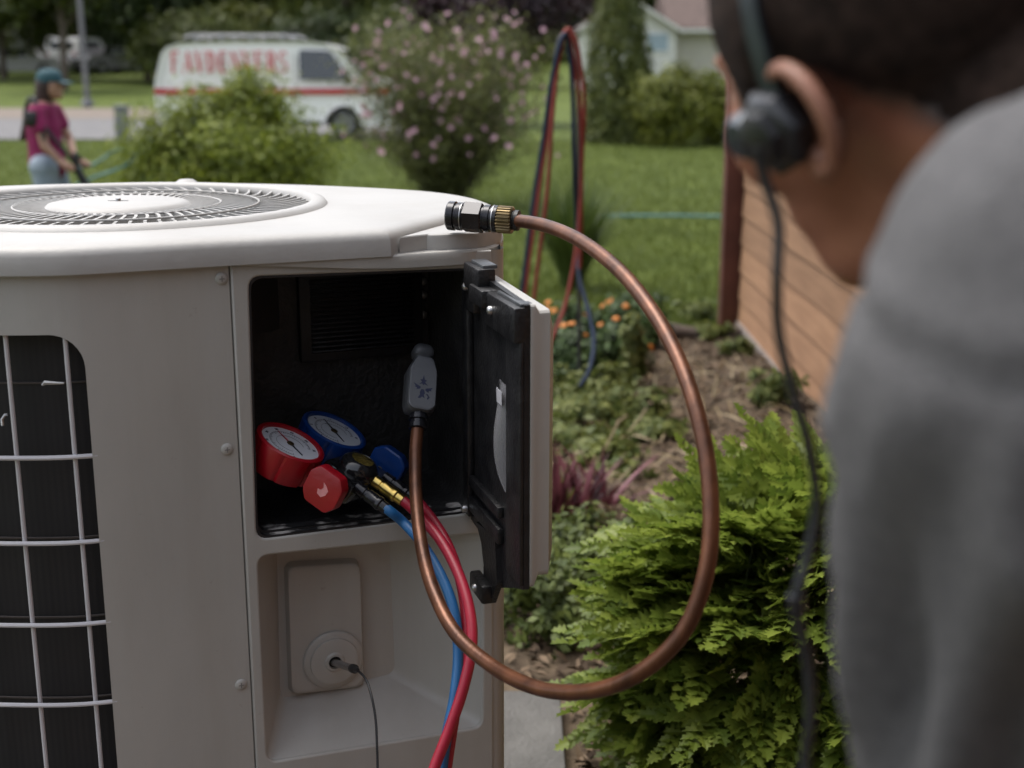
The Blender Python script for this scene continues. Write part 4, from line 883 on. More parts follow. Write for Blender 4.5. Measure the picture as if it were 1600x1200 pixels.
WHITEP = mat('white_vehicle_paint', (.86, .85, .82), .28, var=.03, scale=2, coat=.5); REDP = mat('red_vehicle_stripe', (.46, .008, .014), .35, var=.05)
TYRE = mat('tyre_rubber', (.018, .018, .018), .85, var=.3, scale=20); GLASSD = mat('dark_tinted_glass', (.022, .026, .03), .08, var=.2, scale=3, coat=.8); RIM = mat('silver_wheel', (.30, .30, .31), .4, metal=.6); LAMPR = mat('red_lamp', (.30, .01, .01), .3)
def wheel(parent, c, r, wd, side):
    M = frame(Vector(c), V(1, 0, 0), V(0, 0, 1), V(0, -side, 0)); m = MB(); m.lathe([(r*.62, -wd/2), (r*.93, -wd/2), (r, -wd*.32), (r, wd*.32), (r*.93, wd/2), (r*.62, wd/2), (r*.6, wd*.3), (.02, wd*.3)], M, 28); wh = m.build('wheel', TYRE, parent)
    m = MB(); m.lathe([(r*.64, wd*.45), (r*.60, wd*.50), (r*.50, wd*.36), (r*.22, wd*.34), (r*.16, wd*.5), (.01, wd*.52)], M, 20)
    for k in range(5): m.box((r*.36, 0, wd*.40), (r*.40, r*.16, wd*.10), M @ Matrix.Rotation(k*1.2566, 4, 'Z'))
    m.build('rim', RIM, wh)
def vehicle(name, label, cat, X0, YN, gz, prof, width, wheels, wr, windows, m_body, flip=1, tumble=.10, group=None):
    L = max(p[0] for p in prof); t = thing(name, label, cat, (X0+flip*L/2, YN+width/2, gz), group)
    zs = [p[1] for p in prof]; top = max(zs)
    def side(y, k):      # inset towards the roof
        out = []
        for x, z in prof:
            q = max(0, (z-1.05)/(top-1.05)) if top > 1.1 else 0
            yy = y + (1 if y < width/2 else -1)*(tumble*q**1.6*width/2*.9 + k)
            cx = L/2; out.append(V(X0+flip*(cx+(x-cx)*(1-.03*(k > 0))), YN+yy, gz+(z if k == 0 else z-(.03 if z > 1.2 else 0))))
        return out
    m = MB(); m.loft([side(0, .06), side(0, 0.02), side(0, 0), side(width, 0), side(width, 0.02), side(width, .06)]); body = m.build('body', m_body, t, ang=28)
    for wx in wheels:
        for sd_, yy in ((1, .12), (-1, width-.12)): wheel(t, (X0+flip*wx, YN+yy, gz+wr), wr, .2, sd_)
    def skin_y(z): q = max(0, (z-1.05)/(top-1.05)); return tumble*q**1.6*width/2*.9
    for nm, poly, mm in windows:
        for yy, sg in ((0, -1), (width, 1)):
            pts = [V(X0+flip*x, YN+yy-sg*(skin_y(z))+sg*.006, gz+z) for x, z in poly]; pt2 = [p+V(0, -sg*.02, 0) for p in pts]
            m = MB(); m.loft([pts, pt2]); m.build(nm, mm, t, ang=20)
    return t, skin_y
def arch(cx, r, n=10): return [(cx-r*math.cos(math.pi*k/n), .26+r*math.sin(math.pi*k/n)) for k in range(n+1)]
VX, VY = (249-800)/2050*27.6, 27.85; VG = -.3+.03
W0, W1, WR = .92, 3.92, .33
vp = [(.05, .42), (.02, .60), (.0, 1.0), (.06, 1.30), (.18, 1.72), (.30, 1.86), (.55, 1.94), (1.6, 1.98), (3.0, 1.97), (3.55, 1.92), (3.80, 1.83), (4.35, 1.28), (4.70, 1.17), (4.90, 1.02), (4.96, .75), (4.96, .45), (4.90, .30)] + [(x, z) for x, z in reversed(arch(W1, .42))] + [(x, z) for x, z in reversed(arch(W0, .42))] + [(.10, .30)]
front_glass = rquad([(3.02, 1.20), (4.08, 1.20), (3.66, 1.78), (3.02, 1.80)], .06, 3)
van, vsy = vehicle('delivery_van', 'white panel van with red stripe and red lettering parked on the road', 'van', VX, VY, VG, vp, 1.9, (W0, W1), WR, [('side_window', front_glass, GLASSD), ('stripe', [(.005, .91), (4.90, .91), (4.86, 1.02), (.005, 1.02)], REDP), ('sill_trim', [(1.40, .27), (3.45, .27), (3.45, .36), (1.40, .36)], mat('grey_plastic_trim', (.05, .05, .05), .6))], WHITEP, tumble=.13)
for x0 in (2.95, 1.45):
    m = MB(); m.box((VX+x0, VY-.002+.02, VG+1.05), (.012, .012, 1.35)); m.build('door_gap', mat('panel_gap', (.08, .08, .08), .7), van)
m = MB(); m.box((VX+4.02, VY-.10, VG+1.22), (.10, .20, .22), bev=.04); m.build('wing_mirror', BLACK, van)
m = MB(); m.box((VX+2.85, VY-.02, VG+.88), (.16, .03, .04), bev=.01); m.build('door_handle', BLACK, van)
for yy in (.25, 1.65):
    m = MB(); m.tube([V(VX+.62, VY+yy, VG+2.05), V(VX+.80, VY+yy, VG+2.10), V(VX+2.75, VY+yy, VG+2.10), V(VX+2.95, VY+yy, VG+2.03)], .02, 8); m.build('roof_rail', RIM, van)
for xx in (.85, 1.4, 2.0, 2.65):
    m = MB(); m.box((VX+xx, VY+.95, VG+2.08), (.06, 1.5, .035)); m.box((VX+xx, VY+.27, VG+2.02), (.06, .05, .14)); m.box((VX+xx, VY+1.63, VG+2.02), (.06, .05, .14)); m.build('roof_bar', RIM, van)
m = MB(); m.loft([[V(VX+3.86, VY+y, VG+1.80), V(VX+4.36, VY+y, VG+1.31), V(VX+4.34, VY+y, VG+1.29), V(VX+3.84, VY+y, VG+1.78)] for y in (.24, 1.66)]); m.build('windscreen', GLASSD, van)
for y in (.18, 1.55):
    m = MB(); m.box((VX+4.90, VY+y+.08, VG+.88), (.10, .26, .18), bev=.03); m.build('headlight', mat('headlamp', (.6, .6, .62), .1), van)
    m = MB(); m.box((VX+.035, VY+y+.08, VG+1.15), (.05, .14, .40), bev=.02); m.build('tail_light', LAMPR, van)
# lettering
def letter(ch):
    T, t = .20, .07
    def vb(x, w_): return [(x, 0), (x+w_, 0), (x+w_, 1), (x, 1)]
    def hb_(x0, x1, y, h=t): return [(x0, y), (x1, y), (x1, y+h), (x0, y+h)]
    def dg(a, b, w_): return [(a[0], a[1]), (a[0]+w_, a[1]), (b[0]+w_, b[1]), (b[0], b[1])]
    def arc(cx, cy, rx, ry, a0, a1, w0, n=12):
        out = []
        for k in range(n):
            q = []
            for a, s in ((a0+(a1-a0)*k/n, 0), (a0+(a1-a0)*(k+1)/n, 0), (a0+(a1-a0)*(k+1)/n, 1), (a0+(a1-a0)*k/n, 1)):
                ww = w0*(.35+.65*abs(math.cos(R_(a)))); q.append((cx+(rx-s*ww)*math.cos(R_(a)), cy+(ry-s*min(ww, .09))*math.sin(R_(a))))
            out.append(q)
        return out
    ser = lambda x, y: [(x-.07, y), (x+T+.07, y), (x+T+.07, y+.05), (x-.07, y+.05)]
    D = {'F': [vb(.12, T), hb_(.12, .80, 1-t), hb_(.12, .62, .48), [(.74, .78), (.80, .78), (.80, 1), (.74, 1)], ser(.12, 0)],
         'E': [vb(.12, T), hb_(.12, .80, 1-t), hb_(.12, .64, .48), hb_(.12, .82, 0), [(.74, .78), (.80, .78), (.80, 1), (.74, 1)], [(.76, 0), (.82, 0), (.82, .22), (.76, .22)]],
         'A': [dg((.06, 0), (.44, 1), t), dg((.70, 0), (.40, 1), T), hb_(.2, .75, .30), [(0, 0), (.26, 0), (.26, .05), (0, .05)], [(.62, 0), (.98, 0), (.98, .05), (.62, .05)]],
         'V': [dg((.40, 0), (.08, 1), T), dg((.48, 0), (.84, 1), t), [(0, .95), (.34, .95), (.34, 1), (0, 1)], [(.74, .95), (1, .95), (1, 1), (.74, 1)]],
         'D': [vb(.12, T), ser(.12, 0), ser(.12, .95)] + arc(.30, .5, .58, .5, -90, 90, T),
         'N': [vb(.12, t), vb(.80, t), dg((.72, 0), (.08, 1), T), [(0, 0), (.28, 0), (.28, .05), (0, .05)], [(.70, .95), (.98, .95), (.98, 1), (.70, 1)]],
         'R': [vb(.12, T), ser(.12, 0)] + arc(.40, .74, .40, .26, -90, 90, T) + [hb_(.12, .42, .93), hb_(.12, .42, .48), dg((.72, 0), (.42, .5), T)],
         'S': arc(.45, .74, .36, .26, 20, 270, T*.8) + arc(.45, .26, .38, .26, -160, 90, T*.8)}
    return D[ch]
word = 'FAVDENVERS'; lw = .232; lh = .43
for i, c in enumerate(word):
    m = MB()
    for poly in letter(c):
        pts = []
        for x, y in poly:
            z = 1.345+lh*y; pts.append(V(VX+.36+i*(lw+.016)+lw*x, VY+vsy(z)-.012, VG+z))
        pt2 = [p+V(0, .006, 0) for p in pts]; m.loft([pts, pt2])
    m.build('letter', mat('faded_red_lettering', (.50, .035, .04), .5, var=.2, scale=6), van, smooth=False)
# far vehicles
sp_v = [(.05, .35), (.0, .9), (.08, 1.15), (.25, 1.75), (.5, 1.85), (2.6, 1.86), (3.1, 1.75), (3.6, 1.15), (4.3, 1.02), (4.5, .8), (4.5, .35)] + list(reversed(arch(3.6, .38))) + list(reversed(arch(.9, .38)))
def turn(t, ang): t.rotation_euler = (0, 0, R_(ang))
rw = [('side_window', rquad([(.5, 1.15), (2.9, 1.15), (2.7, 1.65), (.6, 1.68)], .06, 2), GLASSD)]
t, _ = vehicle('far_van', 'small white van seen from behind beyond the far lawn', 'van', on_far(136, 74)-2.25, 73, far_z(74), sp_v, 1.9, (.9, 3.6), .33, rw, WHITEP)
m = MB(); m.box((on_far(136, 74)-2.25+.11, 73.95, far_z(74)+1.42), (.04, 1.3, .42), bev=.015); m.build('rear_window', GLASSD, t)
for dy in (-.75, .75): m = MB(); m.box((on_far(136, 74)-2.25, 73.95+dy, far_z(74)+.95), (.05, .14, .3), bev=.01); m.build('tail_light', LAMPR, t)
turn(t, 82)
cp_ = [(.05, .35), (.0, .75), (.15, .95), (.9, 1.0), (1.3, 1.40), (2.6, 1.42), (3.2, 1.0), (4.2, .9), (4.4, .7), (4.4, .32)] + list(reversed(arch(3.5, .36))) + list(reversed(arch(.9, .36)))
cw = [('side_window', [(1.1, 1.0), (2.8, 1.0), (2.5, 1.34), (1.35, 1.34)], GLASSD)]
t, _ = vehicle('far_car', 'dark grey car parked beside the far white van', 'car', on_far(180, 73)-2.2, 72, far_z(73), cp_, 1.75, (.9, 3.5), .31, cw, mat('dark_grey_paint', (.06, .06, .065), .3, coat=.5)); turn(t, 60)
t, _ = vehicle('far_car', 'pale silver car at the far left edge of the street', 'car', on_far(48, 70)-2.2, 69, far_z(70), cp_, 1.75, (.9, 3.5), .31, cw, mat('silver_paint', (.35, .35, .36), .3, coat=.5))
# lamp post and cabinet
px_ = (151-800)/2050*44.8; m = MB(); t = thing('lamp_post', 'slim grey lamp post standing on the far verge', 'lamp post', (px_, 44.8, -.3)); m.tube([V(px_, 44.8, -.35), V(px_, 44.8, 2), V(px_, 44.8, 7.5)], [.10, .085, .06], 12); m.lathe([(.22, -.2), (.22, -.1), (.15, 0)], Matrix.Translation((px_, 44.8, 0)), 12); m.build('post', mat('grey_galvanised', (.15, .15, .155), .5), t)
m = MB(); m.tube([V(px_, 44.8, 7.4), V(px_, 44.2, 7.7), V(px_, 43.2, 7.75)], .045, 8); m.box((px_, 42.9, 7.72), (.25, .7, .14), bev=.04); m.build('lamp_head', mat('grey_galvanised', (.15, .15, .155), .5), t)
cxm = (202-800)/2050*26.5; t = thing('utility_cabinet', 'small grey utility cabinet by the road left of the bush', 'cabinet', (cxm, 26.5, -.3)); m = MB(); m.box((cxm, 26.5, .07), (.20, .35, .74), bev=.02); m.build('cabinet_body', mat('cabinet_grey', (.17, .175, .17), .6), t); m = MB(); m.box((cxm, 26.5, .45), (.24, .39, .03), bev=.008); m.build('cabinet_top', mat('cabinet_grey', (.17, .175, .17), .6), t)
# garden hoses on the lawn
TEAL = mat('teal_garden_hose', (.06, .17, .17), .5, scale=12, tint=(.10, .23, .22))
def lawn_hose(label, pts, r=.012):
    m = MB(); m.tube(spline([at(*p) for p in pts], 8), r, 8); o = m.build('garden_hose', TEAL); tag(o, label, 'hose', 'teal garden hoses on the lawn')
lawn_hose('teal hose rising in a wave from the trimmer to the bush', [(118, 262, 11.6), (135, 261, 11.6), (155, 252, 11.7), (175, 238, 11.8), (190, 234, 11.9), (208, 240, 12.0), (222, 235, 12.2), (234, 222, 12.3)])
lawn_hose('lower teal hose running from the woman to the bush', [(118, 290, 11.5), (150, 276, 11.5), (185, 264, 11.6), (205, 252, 11.8), (222, 236, 12.0), (240, 215, 12.2)])
lawn_hose('teal hose hanging straight down beside the round bush', [(234, 225, 12.0), (228, 250, 11.9), (224, 275, 11.9), (222, 310, 11.9)])
lawn_hose('teal hose lying across the lawn toward the house corner', [(940, 338, 12.95), (1000, 337, 13.0), (1060, 337, 13.0), (1120, 338, 13.0), (1200, 338, 13.0)], .014)

# ------------------------------------------------------------------ hedge, conifer, trees
GH = leafmat('hedge_leaf', (.06, .080, .008), (.20, .215, .024), .3)
bush('clipped_hedge', 'rounded bright green hedge at the far edge of the lawn', on_far(1068, 26), 26, (1.05, .8, .80), 12000, .10, GH, 100, .13, zc=.66, cat='hedge')
bush('clipped_hedge', 'hedge mostly hidden behind the man in grey', on_far(1165, 26.4), 26.4, (1.1, .8, .72), 5000, .10, GH, 60, .14, zc=.70, cat='hedge')
def conifer(name, label, cx, cy, h, r, n, m_, lsz=.12, gap=0):
    gz = far_z(cy); t = thing(name, label, 'conifer', (cx, cy, gz)); u = RNG.uniform(0, 1, n)**1.2; a = RNG.uniform(0, 6.283, n)
    rr = r*(1-u**2.6)*(.75+.35*RNG.uniform(0, 1, n))*(1+.12*np.sin(a*5+u*20)); p = np.stack([cx+np.cos(a)*rr, cy+np.sin(a)*rr, gz+.05+u*h], 1); nn = np.stack([np.cos(a), np.sin(a), .5+0*a], 1)
    foliage('foliage', [leaves(p, nn, lsz, .4, .5)], m_, t); m = MB(); m.tube([V(cx, cy, gz-.05), V(cx, cy, gz+h*.9)], [.10, .02], 8); m.build('trunk', BARK, t)
CON = leafmat('conifer_leaf', (.04, .058, .010), (.13, .145, .024), .25)
conifer('column_conifer', 'tall columnar conifer left of the hedge', on_far(963, 27), 27, 3.9, .66, 11000, CON)
conifer('column_conifer', 'lower conifer shoulder between the tall conifer and the hedge', on_far(992, 26.6), 26.6, 1.9, .42, 3500, CON)
def tree(name, label, cx, cy, h, cr, n, lsz, m_, trunk_r=.16, base=.35, group='trees beyond the road', clumps=60, cat='tree', squash=.8):
    gz = far_z(cy); t = thing(name, label, cat, (cx, cy, gz), group); zc = gz+h-cr*squash
    p, nn = cloud((cx, cy, zc), (cr, cr, cr*squash), n, clumps, .13, .45, -.95)
    foliage('crown', [leaves(p, nn, lsz, .6, .7)], m_, t)
    m = MB(); m.tube([V(cx, cy, gz-.1), V(cx+.1, cy, gz+h*.3), V(cx-.1, cy, zc)], [trunk_r, trunk_r*.8, trunk_r*.45], 10)
    for k in range(7):
        a = k*.9+cx; z0 = gz+h*(.28+.05*k); m.tube([V(cx, cy, z0), V(cx+math.cos(a)*cr*.4, cy+math.sin(a)*cr*.4, z0+h*.14), V(cx+math.cos(a)*cr*.75, cy+math.sin(a)*cr*.75, z0+h*.22)], [trunk_r*.4, trunk_r*.25, .02], 6)
    m.build('trunk', BARK, t); return t
TG = [leafmat('tree_leaf_a', (.034, .050, .010), (.11, .13, .026), .3), leafmat('tree_leaf_b', (.045, .060, .008), (.15, .165, .026), .3), leafmat('tree_leaf_c', (.022, .038, .012), (.07, .095, .028), .3)]
spec = [(15, 66, 10, 4.5, 0, 'broad tree far left above the silver car'), (72, 78, 12, 5, 1, 'tree left of the far white van'), (108, 56, 8.5, 2.8, 0, 'slender tree whose trunk stands behind the woman'), (205, 84, 13, 6, 1, 'light green tree behind the far dark car'), (238, 64, 8, 3.4, 2, 'dark tree between the lamp post and the parked van'), (330, 68, 11, 5, 0, 'tree behind the rear of the parked van'), (440, 72, 12, 5.5, 1, 'tree above the lettering of the parked van'), (545, 64, 10, 5, 0, 'tree above the cab of the parked van'), (40, 98, 17, 9, 2, 'tall dark tree at the back left'), (280, 100, 18, 9, 2, 'tall tree at the back behind the van'), (480, 104, 18, 9, 0, 'tall tree at the back above the van lettering'), (650, 100, 17, 9, 2, 'tall tree at the back behind the flowering bush'), (820, 96, 15, 8, 2, 'tree behind the purple leaved tree'), (1010, 94, 12, 6, 2, 'tree behind the far house roof'), (-90, 86, 14, 8, 1, 'tree at the far left edge of the street')]
for i, (x, y, h, r, k, lab) in enumerate(spec): tree('leafy_tree', lab, on_far(x, y), y, h, r, 8500, .62 if y > 75 else .42, TG[k], base=.3, squash=.95)
for i, (x, y, r, lab) in enumerate(((20, 82, 2.0, 'shrub row left of the far white van'), (235, 78, 2.2, 'shrub right of the dark far car'), (300, 60, 1.8, 'shrub behind the rear door of the parked van'), (400, 62, 1.9, 'shrub behind the middle of the parked van'), (520, 60, 1.8, 'shrub behind the cab of the parked van'), (640, 58, 1.8, 'shrub behind the flowering bush'), (760, 58, 2.0, 'shrub under the purple leaved tree'))):
    bush('street_shrub', lab, on_far(x, y), y, (r*1.7, r, r*.9), 4500, .28, TG[(i+1) % 3], 60, .15, group='shrubs beyond the road')
# the wood that closes the view
n = 42000; X = RNG.uniform(-75, 70, n); hh = RNG.uniform(0, 1, n); Y = 116+RNG.normal(0, 3, n); top = 15+3*np.sin(X*.21)+2*np.sin(X*.57+1)
o = fast('far_wood', *leaves(np.stack([X, Y, far_z(100)+hh*top], 1), np.tile([0, -1., .5], (n, 1)), 1.5, .6, .6), TG[2]); tag(o, 'mass of dark green woodland closing the view', 'wood', kind='stuff')
tree('plum_tree', 'dark purple leaved tree above the flowering bush', on_far(770, 33), 34, 4.6, 2.3, 9000, .17, leafmat('purple_leaf', (.014, .006, .010), (.045, .018, .026), .15), group='trees beyond the road', clumps=70, squash=.62)
# ------------------------------------------------------------------ far white house
FH = 55; hz = far_z(FH); fx0 = on_far(905, FH); fx1 = on_far(1052, FH); fxm = (fx0+fx1)/2; ez = at(1052, 47, FH).z; az_ = at(980, 0, FH).z
WALLW = mat('white_clapboard', (.62, .61, .57), .7, var=.04, scale=3); WALLC = mat('cream_clapboard', (.50, .47, .40), .7, var=.05, scale=3); RFB = mat('brown_roof', (.095, .065, .055), .9, var=.2, scale=4)
fh = thing('far_house', 'white gabled house with brown roof behind the conifer', 'house', (fxm+2, FH, hz))
m = MB(); m.loft([[V(fx0, y, hz), V(fx1, y, hz), V(fx1, y, ez), V(fxm, y, az_), V(fx0, y, ez)] for y in (FH, FH+6)]); m.build('gable_wall', WALLW, fh, ang=10)
m = MB(); m.box(((fx1+fx1+9)/2, FH+4, (hz+ez)/2), (9, 5, ez-hz)); m.build('wing_wall', WALLC, fh)
for sg in (-1, 1):
    xe = fx0-.25 if sg < 0 else fx1+.25; m = MB(); m.loft([[V(fxm, y, az_+.02), V(xe, y, ez-.12), V(xe, y, ez+.02), V(fxm, y, az_+.18)] for y in (FH-.35, FH+6.2)]); m.build('gable_roof', RFB, fh, ang=10)
    m = MB(); m.loft([[V(fxm, y, az_-.02), V(xe, y, ez-.16), V(xe, y, ez+.0), V(fxm, y, az_+.14)] for y in (FH-.42, FH-.36)]); m.build('barge_board', WALLW, fh, ang=10)
m = MB(); m.loft([[V(x, FH+.95, ez), V(x, FH+.95, ez+.12), V(x, FH+4.2, ez+1.9), V(x, FH+7.5, ez)] for x in (fx1-.3, fx1+9.4)]); m.build('wing_roof', RFB, fh, ang=10)
m = MB(); m.box((fx1+4.6, FH+.90, ez), (9.2, .10, .16)); m.build('gutter', WALLW, fh)
wx_ = on_far(1024, FH); wz_ = at(1024, 66, FH).z
m = MB(); m.box((wx_, FH-.03, wz_), (.95, .05, .80)); wn = m.build('window', mat('window_frame_white', (.7, .7, .7), .5), fh); m = MB(); m.box((wx_, FH-.05, wz_), (.80, .04, .66)); m.build('pane', mat('pale_window', (.32, .40, .46), .1, coat=.6), wn)
# grey barn at far left
bxp = on_far(-10, 80); m = MB(); t = thing('grey_barn', 'grey roofed barn at the far left edge', 'barn', (bxp, 80, far_z(80))); z0 = far_z(80); m.box((bxp, 82, z0+.9), (5, 4, 1.8)); m.build('barn_wall', mat('barn_grey', (.22, .22, .22), .8), t); m = MB(); m.loft([[V(bxp-2.8, y, z0+1.7), V(bxp+2.8, y, z0+1.7), V(bxp, y, z0+3.4)] for y in (79.6, 84.4)]); m.build('barn_roof', mat('barn_roof_grey', (.25, .25, .25), .7), t)
# ------------------------------------------------------------------ the man in grey, bending towards the unit
SKIN = mat('brown_skin', (.25, .098, .057), .45, scale=14, tint=(.33, .138, .082), bump=.08, bscale=300)
_t = SKIN.node_tree; _b = _t.nodes['Principled BSDF']; _src = _b.inputs['Base Color'].links[0].from_socket
_at = _t.nodes.new('ShaderNodeAttribute'); _at.attribute_name = 'stubble'; _mx = _t.nodes.new('ShaderNodeMix'); _mx.data_type = 'RGBA'
_t.links.new(_at.outputs['Fac'], _mx.inputs['Factor']); _t.links.new(_src, _mx.inputs['A']); _mx.inputs['B'].default_value = (.022, .014, .012, 1); _t.links.new(_mx.outputs['Result'], _b.inputs['Base Color'])
SKINL = mat('tan_skin', (.34, .19, .13), .5, scale=14, tint=(.40, .23, .16))
HAIRD = mat('short_dark_hair', (.020, .012, .009), .9, scale=90, tint=(.062, .038, .029), bump=.9, bscale=700, spec=.2)
GREYT = mat('grey_marl_jersey', (.088, .086, .089), .95, scale=160, tint=(.122, .120, .123), bump=.35, bscale=500, spec=.15)
DENIM = mat('dark_denim', (.03, .04, .07), .9, scale=200, tint=(.05, .06, .10), bump=.3, bscale=400)
SHOE = mat('black_work_shoe', (.02, .018, .016), .6)
HF = V(-.53, .815, -.235).normalized(); HU = V(-.42, .05, .90); HU = (HU-HF*HU.dot(HF)).normalized(); HL_ = HU.cross(HF)
EAR = at(1262, 190, .725)
HC = EAR - HL_*.077 + HF*.004 + HU*.012
HMx = frame(HC, HL_, HF, HU); RM = HMx.to_3x3().to_4x4()
def hp(x, y, z): return HMx @ V(x, y, z)
man = thing('person', 'man in a grey sweatshirt with a headset bending toward the air conditioner', 'person', (.52, .40, 0))
NB = V(.375, .60, 1.335)             # base of the neck
SHL, SHR = V(.226, .505, 1.278), V(.535, .700, 1.305)
ELL, ELR = V(.246, .555, 1.0), V(.52, .86, 1.02)
WRL, WRR = V(.335, .600, .76), V(.565, .81, .77)
HIPC = V(.60, .33, .93); HIL, HIR = V(.525, .285, .90), V(.685, .385, .90)
KNL, KNR = V(.385, .585, .52), V(.575, .715, .52)
ANL, ANR = V(.445, .40, .09), V(.66, .52, .09)
FWD = V(-.55, .83, 0).normalized()
def hand(wr, kn, side):
    d = (kn+V(0, 0, .09)-wr).normalized(); out = V(FWD.y, -FWD.x, 0)*side; fwd = FWD
    pc = wr+d*.055; pr = [('c', wr, pc, .026, .034), ('c', pc, pc+d*.03, .034, .030)]
    for i, L in enumerate((.066, .075, .070, .055)):
        o = out*(.033-.022*i); b = pc+d*.035+o; k1 = b+d*L*.5+fwd*.012; k2 = k1+d*L*.35-V(0, 0, .012); pr += [('c', b, k1, .0095, .009), ('c', k1, k2, .009, .0075)]
    b = pc-out*.03*side*side; th = pc+out*.03; pr += [('c', wr+out*.018, th+d*.02+fwd*.02, .013, .011), ('c', th+d*.02+fwd*.02, th+d*.05+fwd*.03, .011, .009)]
    return pr
nk0 = hp(0, -.035, -.045)
prims = [('e', hp(0, -.012, .035), (.077, .098, .088), RM), ('e', hp(0, .030, -.010), (.068, .068, .088), RM), ('e', hp(0, .040, -.070), (.052, .052, .045), RM), ('e', hp(0, .062, -.116), (.028, .024, .022), RM), ('e', hp(0, .034, -.100), (.050, .048, .036), RM),
         ('c', hp(0, .088, .012), hp(0, .100, -.028), .008, .012), ('e', hp(.012, .092, -.030), (.009, .009, .007), RM), ('e', hp(-.012, .092, -.030), (.009, .009, .007), RM),
         ('e', hp(0, .086, .030), (.044, .012, .012), RM), ('e', hp(0, .093, -.056), (.023, .010, .006), RM), ('e', hp(0, .091, -.066), (.021, .010, .007), RM),
         ('e', hp(.046, .056, -.022), (.024, .030, .034), RM), ('e', hp(-.046, .056, -.022), (.024, .030, .034), RM),
         ('c', nk0, NB, .060, .066), ('c', hp(0, .0, -.06), NB+V(-.04, .04, -.03), .048, .056),
         ('c', NB, SHL, .062, .058), ('c', NB, SHR, .062, .058), ('c', NB+V(.03, -.02, -.06), HIPC+V(-.03, .05, .12), .125, .12), ('c', HIPC+V(-.03, .05, .12), HIPC, .12, .135),
         ('c', SHL, SHL.lerp(NB, .5)-V(-.05, .05, .06), .06, .10), ('c', SHR, SHR.lerp(NB, .5)-V(-.05, .05, .06), .06, .10),
         ('c', SHL, ELL, .052, .042), ('c', ELL, WRL, .042, .028), ('c', SHR, ELR, .052, .042), ('c', ELR, WRR, .042, .028),
         ('c', HIL, KNL, .088, .058), ('c', KNL, ANL, .055, .038), ('c', HIR, KNR, .088, .058), ('c', KNR, ANR, .055, .038), ('c', HIL, HIR, .09, .09)]
prims += hand(WRL, KNL, -1)+hand(WRR, KNR, 1)
me = blob(prims, .0065, 5); me.materials.append(SKIN); me.name = 'body'
body = link(bpy.data.objects.new('body', me), man)
# ears
def ear(side):
    m = MB(); E0 = hp(.074*side, -.004, -.010); out = HL_*side; bk = -HF; up = HU
    def q(a, r, o): return E0 + bk*(.012+r*.025*math.cos(a)*1.0) + up*(r*.029*math.sin(a)+.002-.004*math.cos(a)) + out*(o + .018*(1+math.cos(a))*.5*r) 
    rim = [q(a, 1.0, .010) for a in np.linspace(R_(170), R_(-100), 26)]
    m.tube(rim, [.0033+.0018*math.sin(math.pi*k/25) for k in range(26)], 8)
    seg = [np.linspace(R_(185), R_(-110), 26)]
    lo = [[q(a, r, o) for a in seg[0]] for r, o in ((1.02, .009), (.80, .006), (.62, .010), (.50, .007), (.30, -.002), (.1, -.004))]
    lo += [[q(a, r, o-.005) for a in seg[0]] for r, o in ((.3, -.006), (.6, .002), (.98, .004))]
    m.loft(lo, cap=False, closed=False)
    lob = q(R_(-95), .92, .006); m.lathe([(.001, -.009), (.007, -.006), (.0088, 0), (.007, .006), (.001, .009)], frame(lob, bk*1.0, up*1.25, out*.65), 14)
    return m.build('ear', mat('ear_skin', (.22, .096, .058), .45, scale=60, tint=(.29, .132, .085)), man, ang=80)
ear(1); ear(-1)
for sd_ in (1, -1):
    m = MB(); m.lathe([(.001, -.011), (.008, -.008), (.0115, 0), (.008, .008), (.001, .011)], frame(hp(.031*sd_, .079, .006), HL_, HF, HU), 14); m.build('eye', mat('eye_white', (.6, .58, .55), .2), man)
# short hair: shell over the scalp
inv = HMx.inverted(); bm = bmesh.new(); bm.from_mesh(me)
def hairline(p):
    a = p.y
    if a > .078: hl = .060
    elif a > .052: hl = .060-(.078-a)/.026*.055
    elif a > .02: hl = -.012+.014*abs(a-.036)/.016
    elif a > -.022: hl = .012 + .020*sstep(.02, -.005, a)*0 + .006*math.exp(-((a+.006)/.016)**2)
    else: hl = .012 - (-.022-a)*.95
    return max(hl, -.052) - p.z
sa = me.attributes.new('stubble', 'FLOAT', 'POINT')
for i, v in enumerate(me.vertices):
    p = inv @ v.co; k = hairline(p)          # cropped hair thins out over two centimetres below the hairline
    sa.data[i].value = 0.0 if (p.length > .19 or p.y > .075) else 1-sstep(-.004, .024, k+.006*noise.noise(p*60))
kill = [f for f in bm.faces if (lambda c: hairline(c) > 0 or c.length > .20 or c.z < -.06 or c.y < -.125)(inv @ f.calc_center_median())]
bmesh.ops.delete(bm, geom=kill, context='FACES')
bd = {v for e in bm.edges if len(e.link_faces) == 1 for v in e.verts}
bmesh.ops.smooth_vert(bm, verts=list(bd), factor=.5, use_axis_x=True, use_axis_y=True, use_axis_z=True)
bm.normal_update()
for v in bm.verts:
    k = -hairline(inv @ v.co); n_ = noise.noise(v.co*160)*.0012
    v.co += v.normal*(0.0010 if v in bd else .0010+.0055*sstep(0, .03, k)+n_)
hm = bpy.data.meshes.new('hair'); bm.to_mesh(hm); bm.free(); hm.materials.clear(); hm.materials.append(HAIRD); link(bpy.data.objects.new('hair', hm), man)
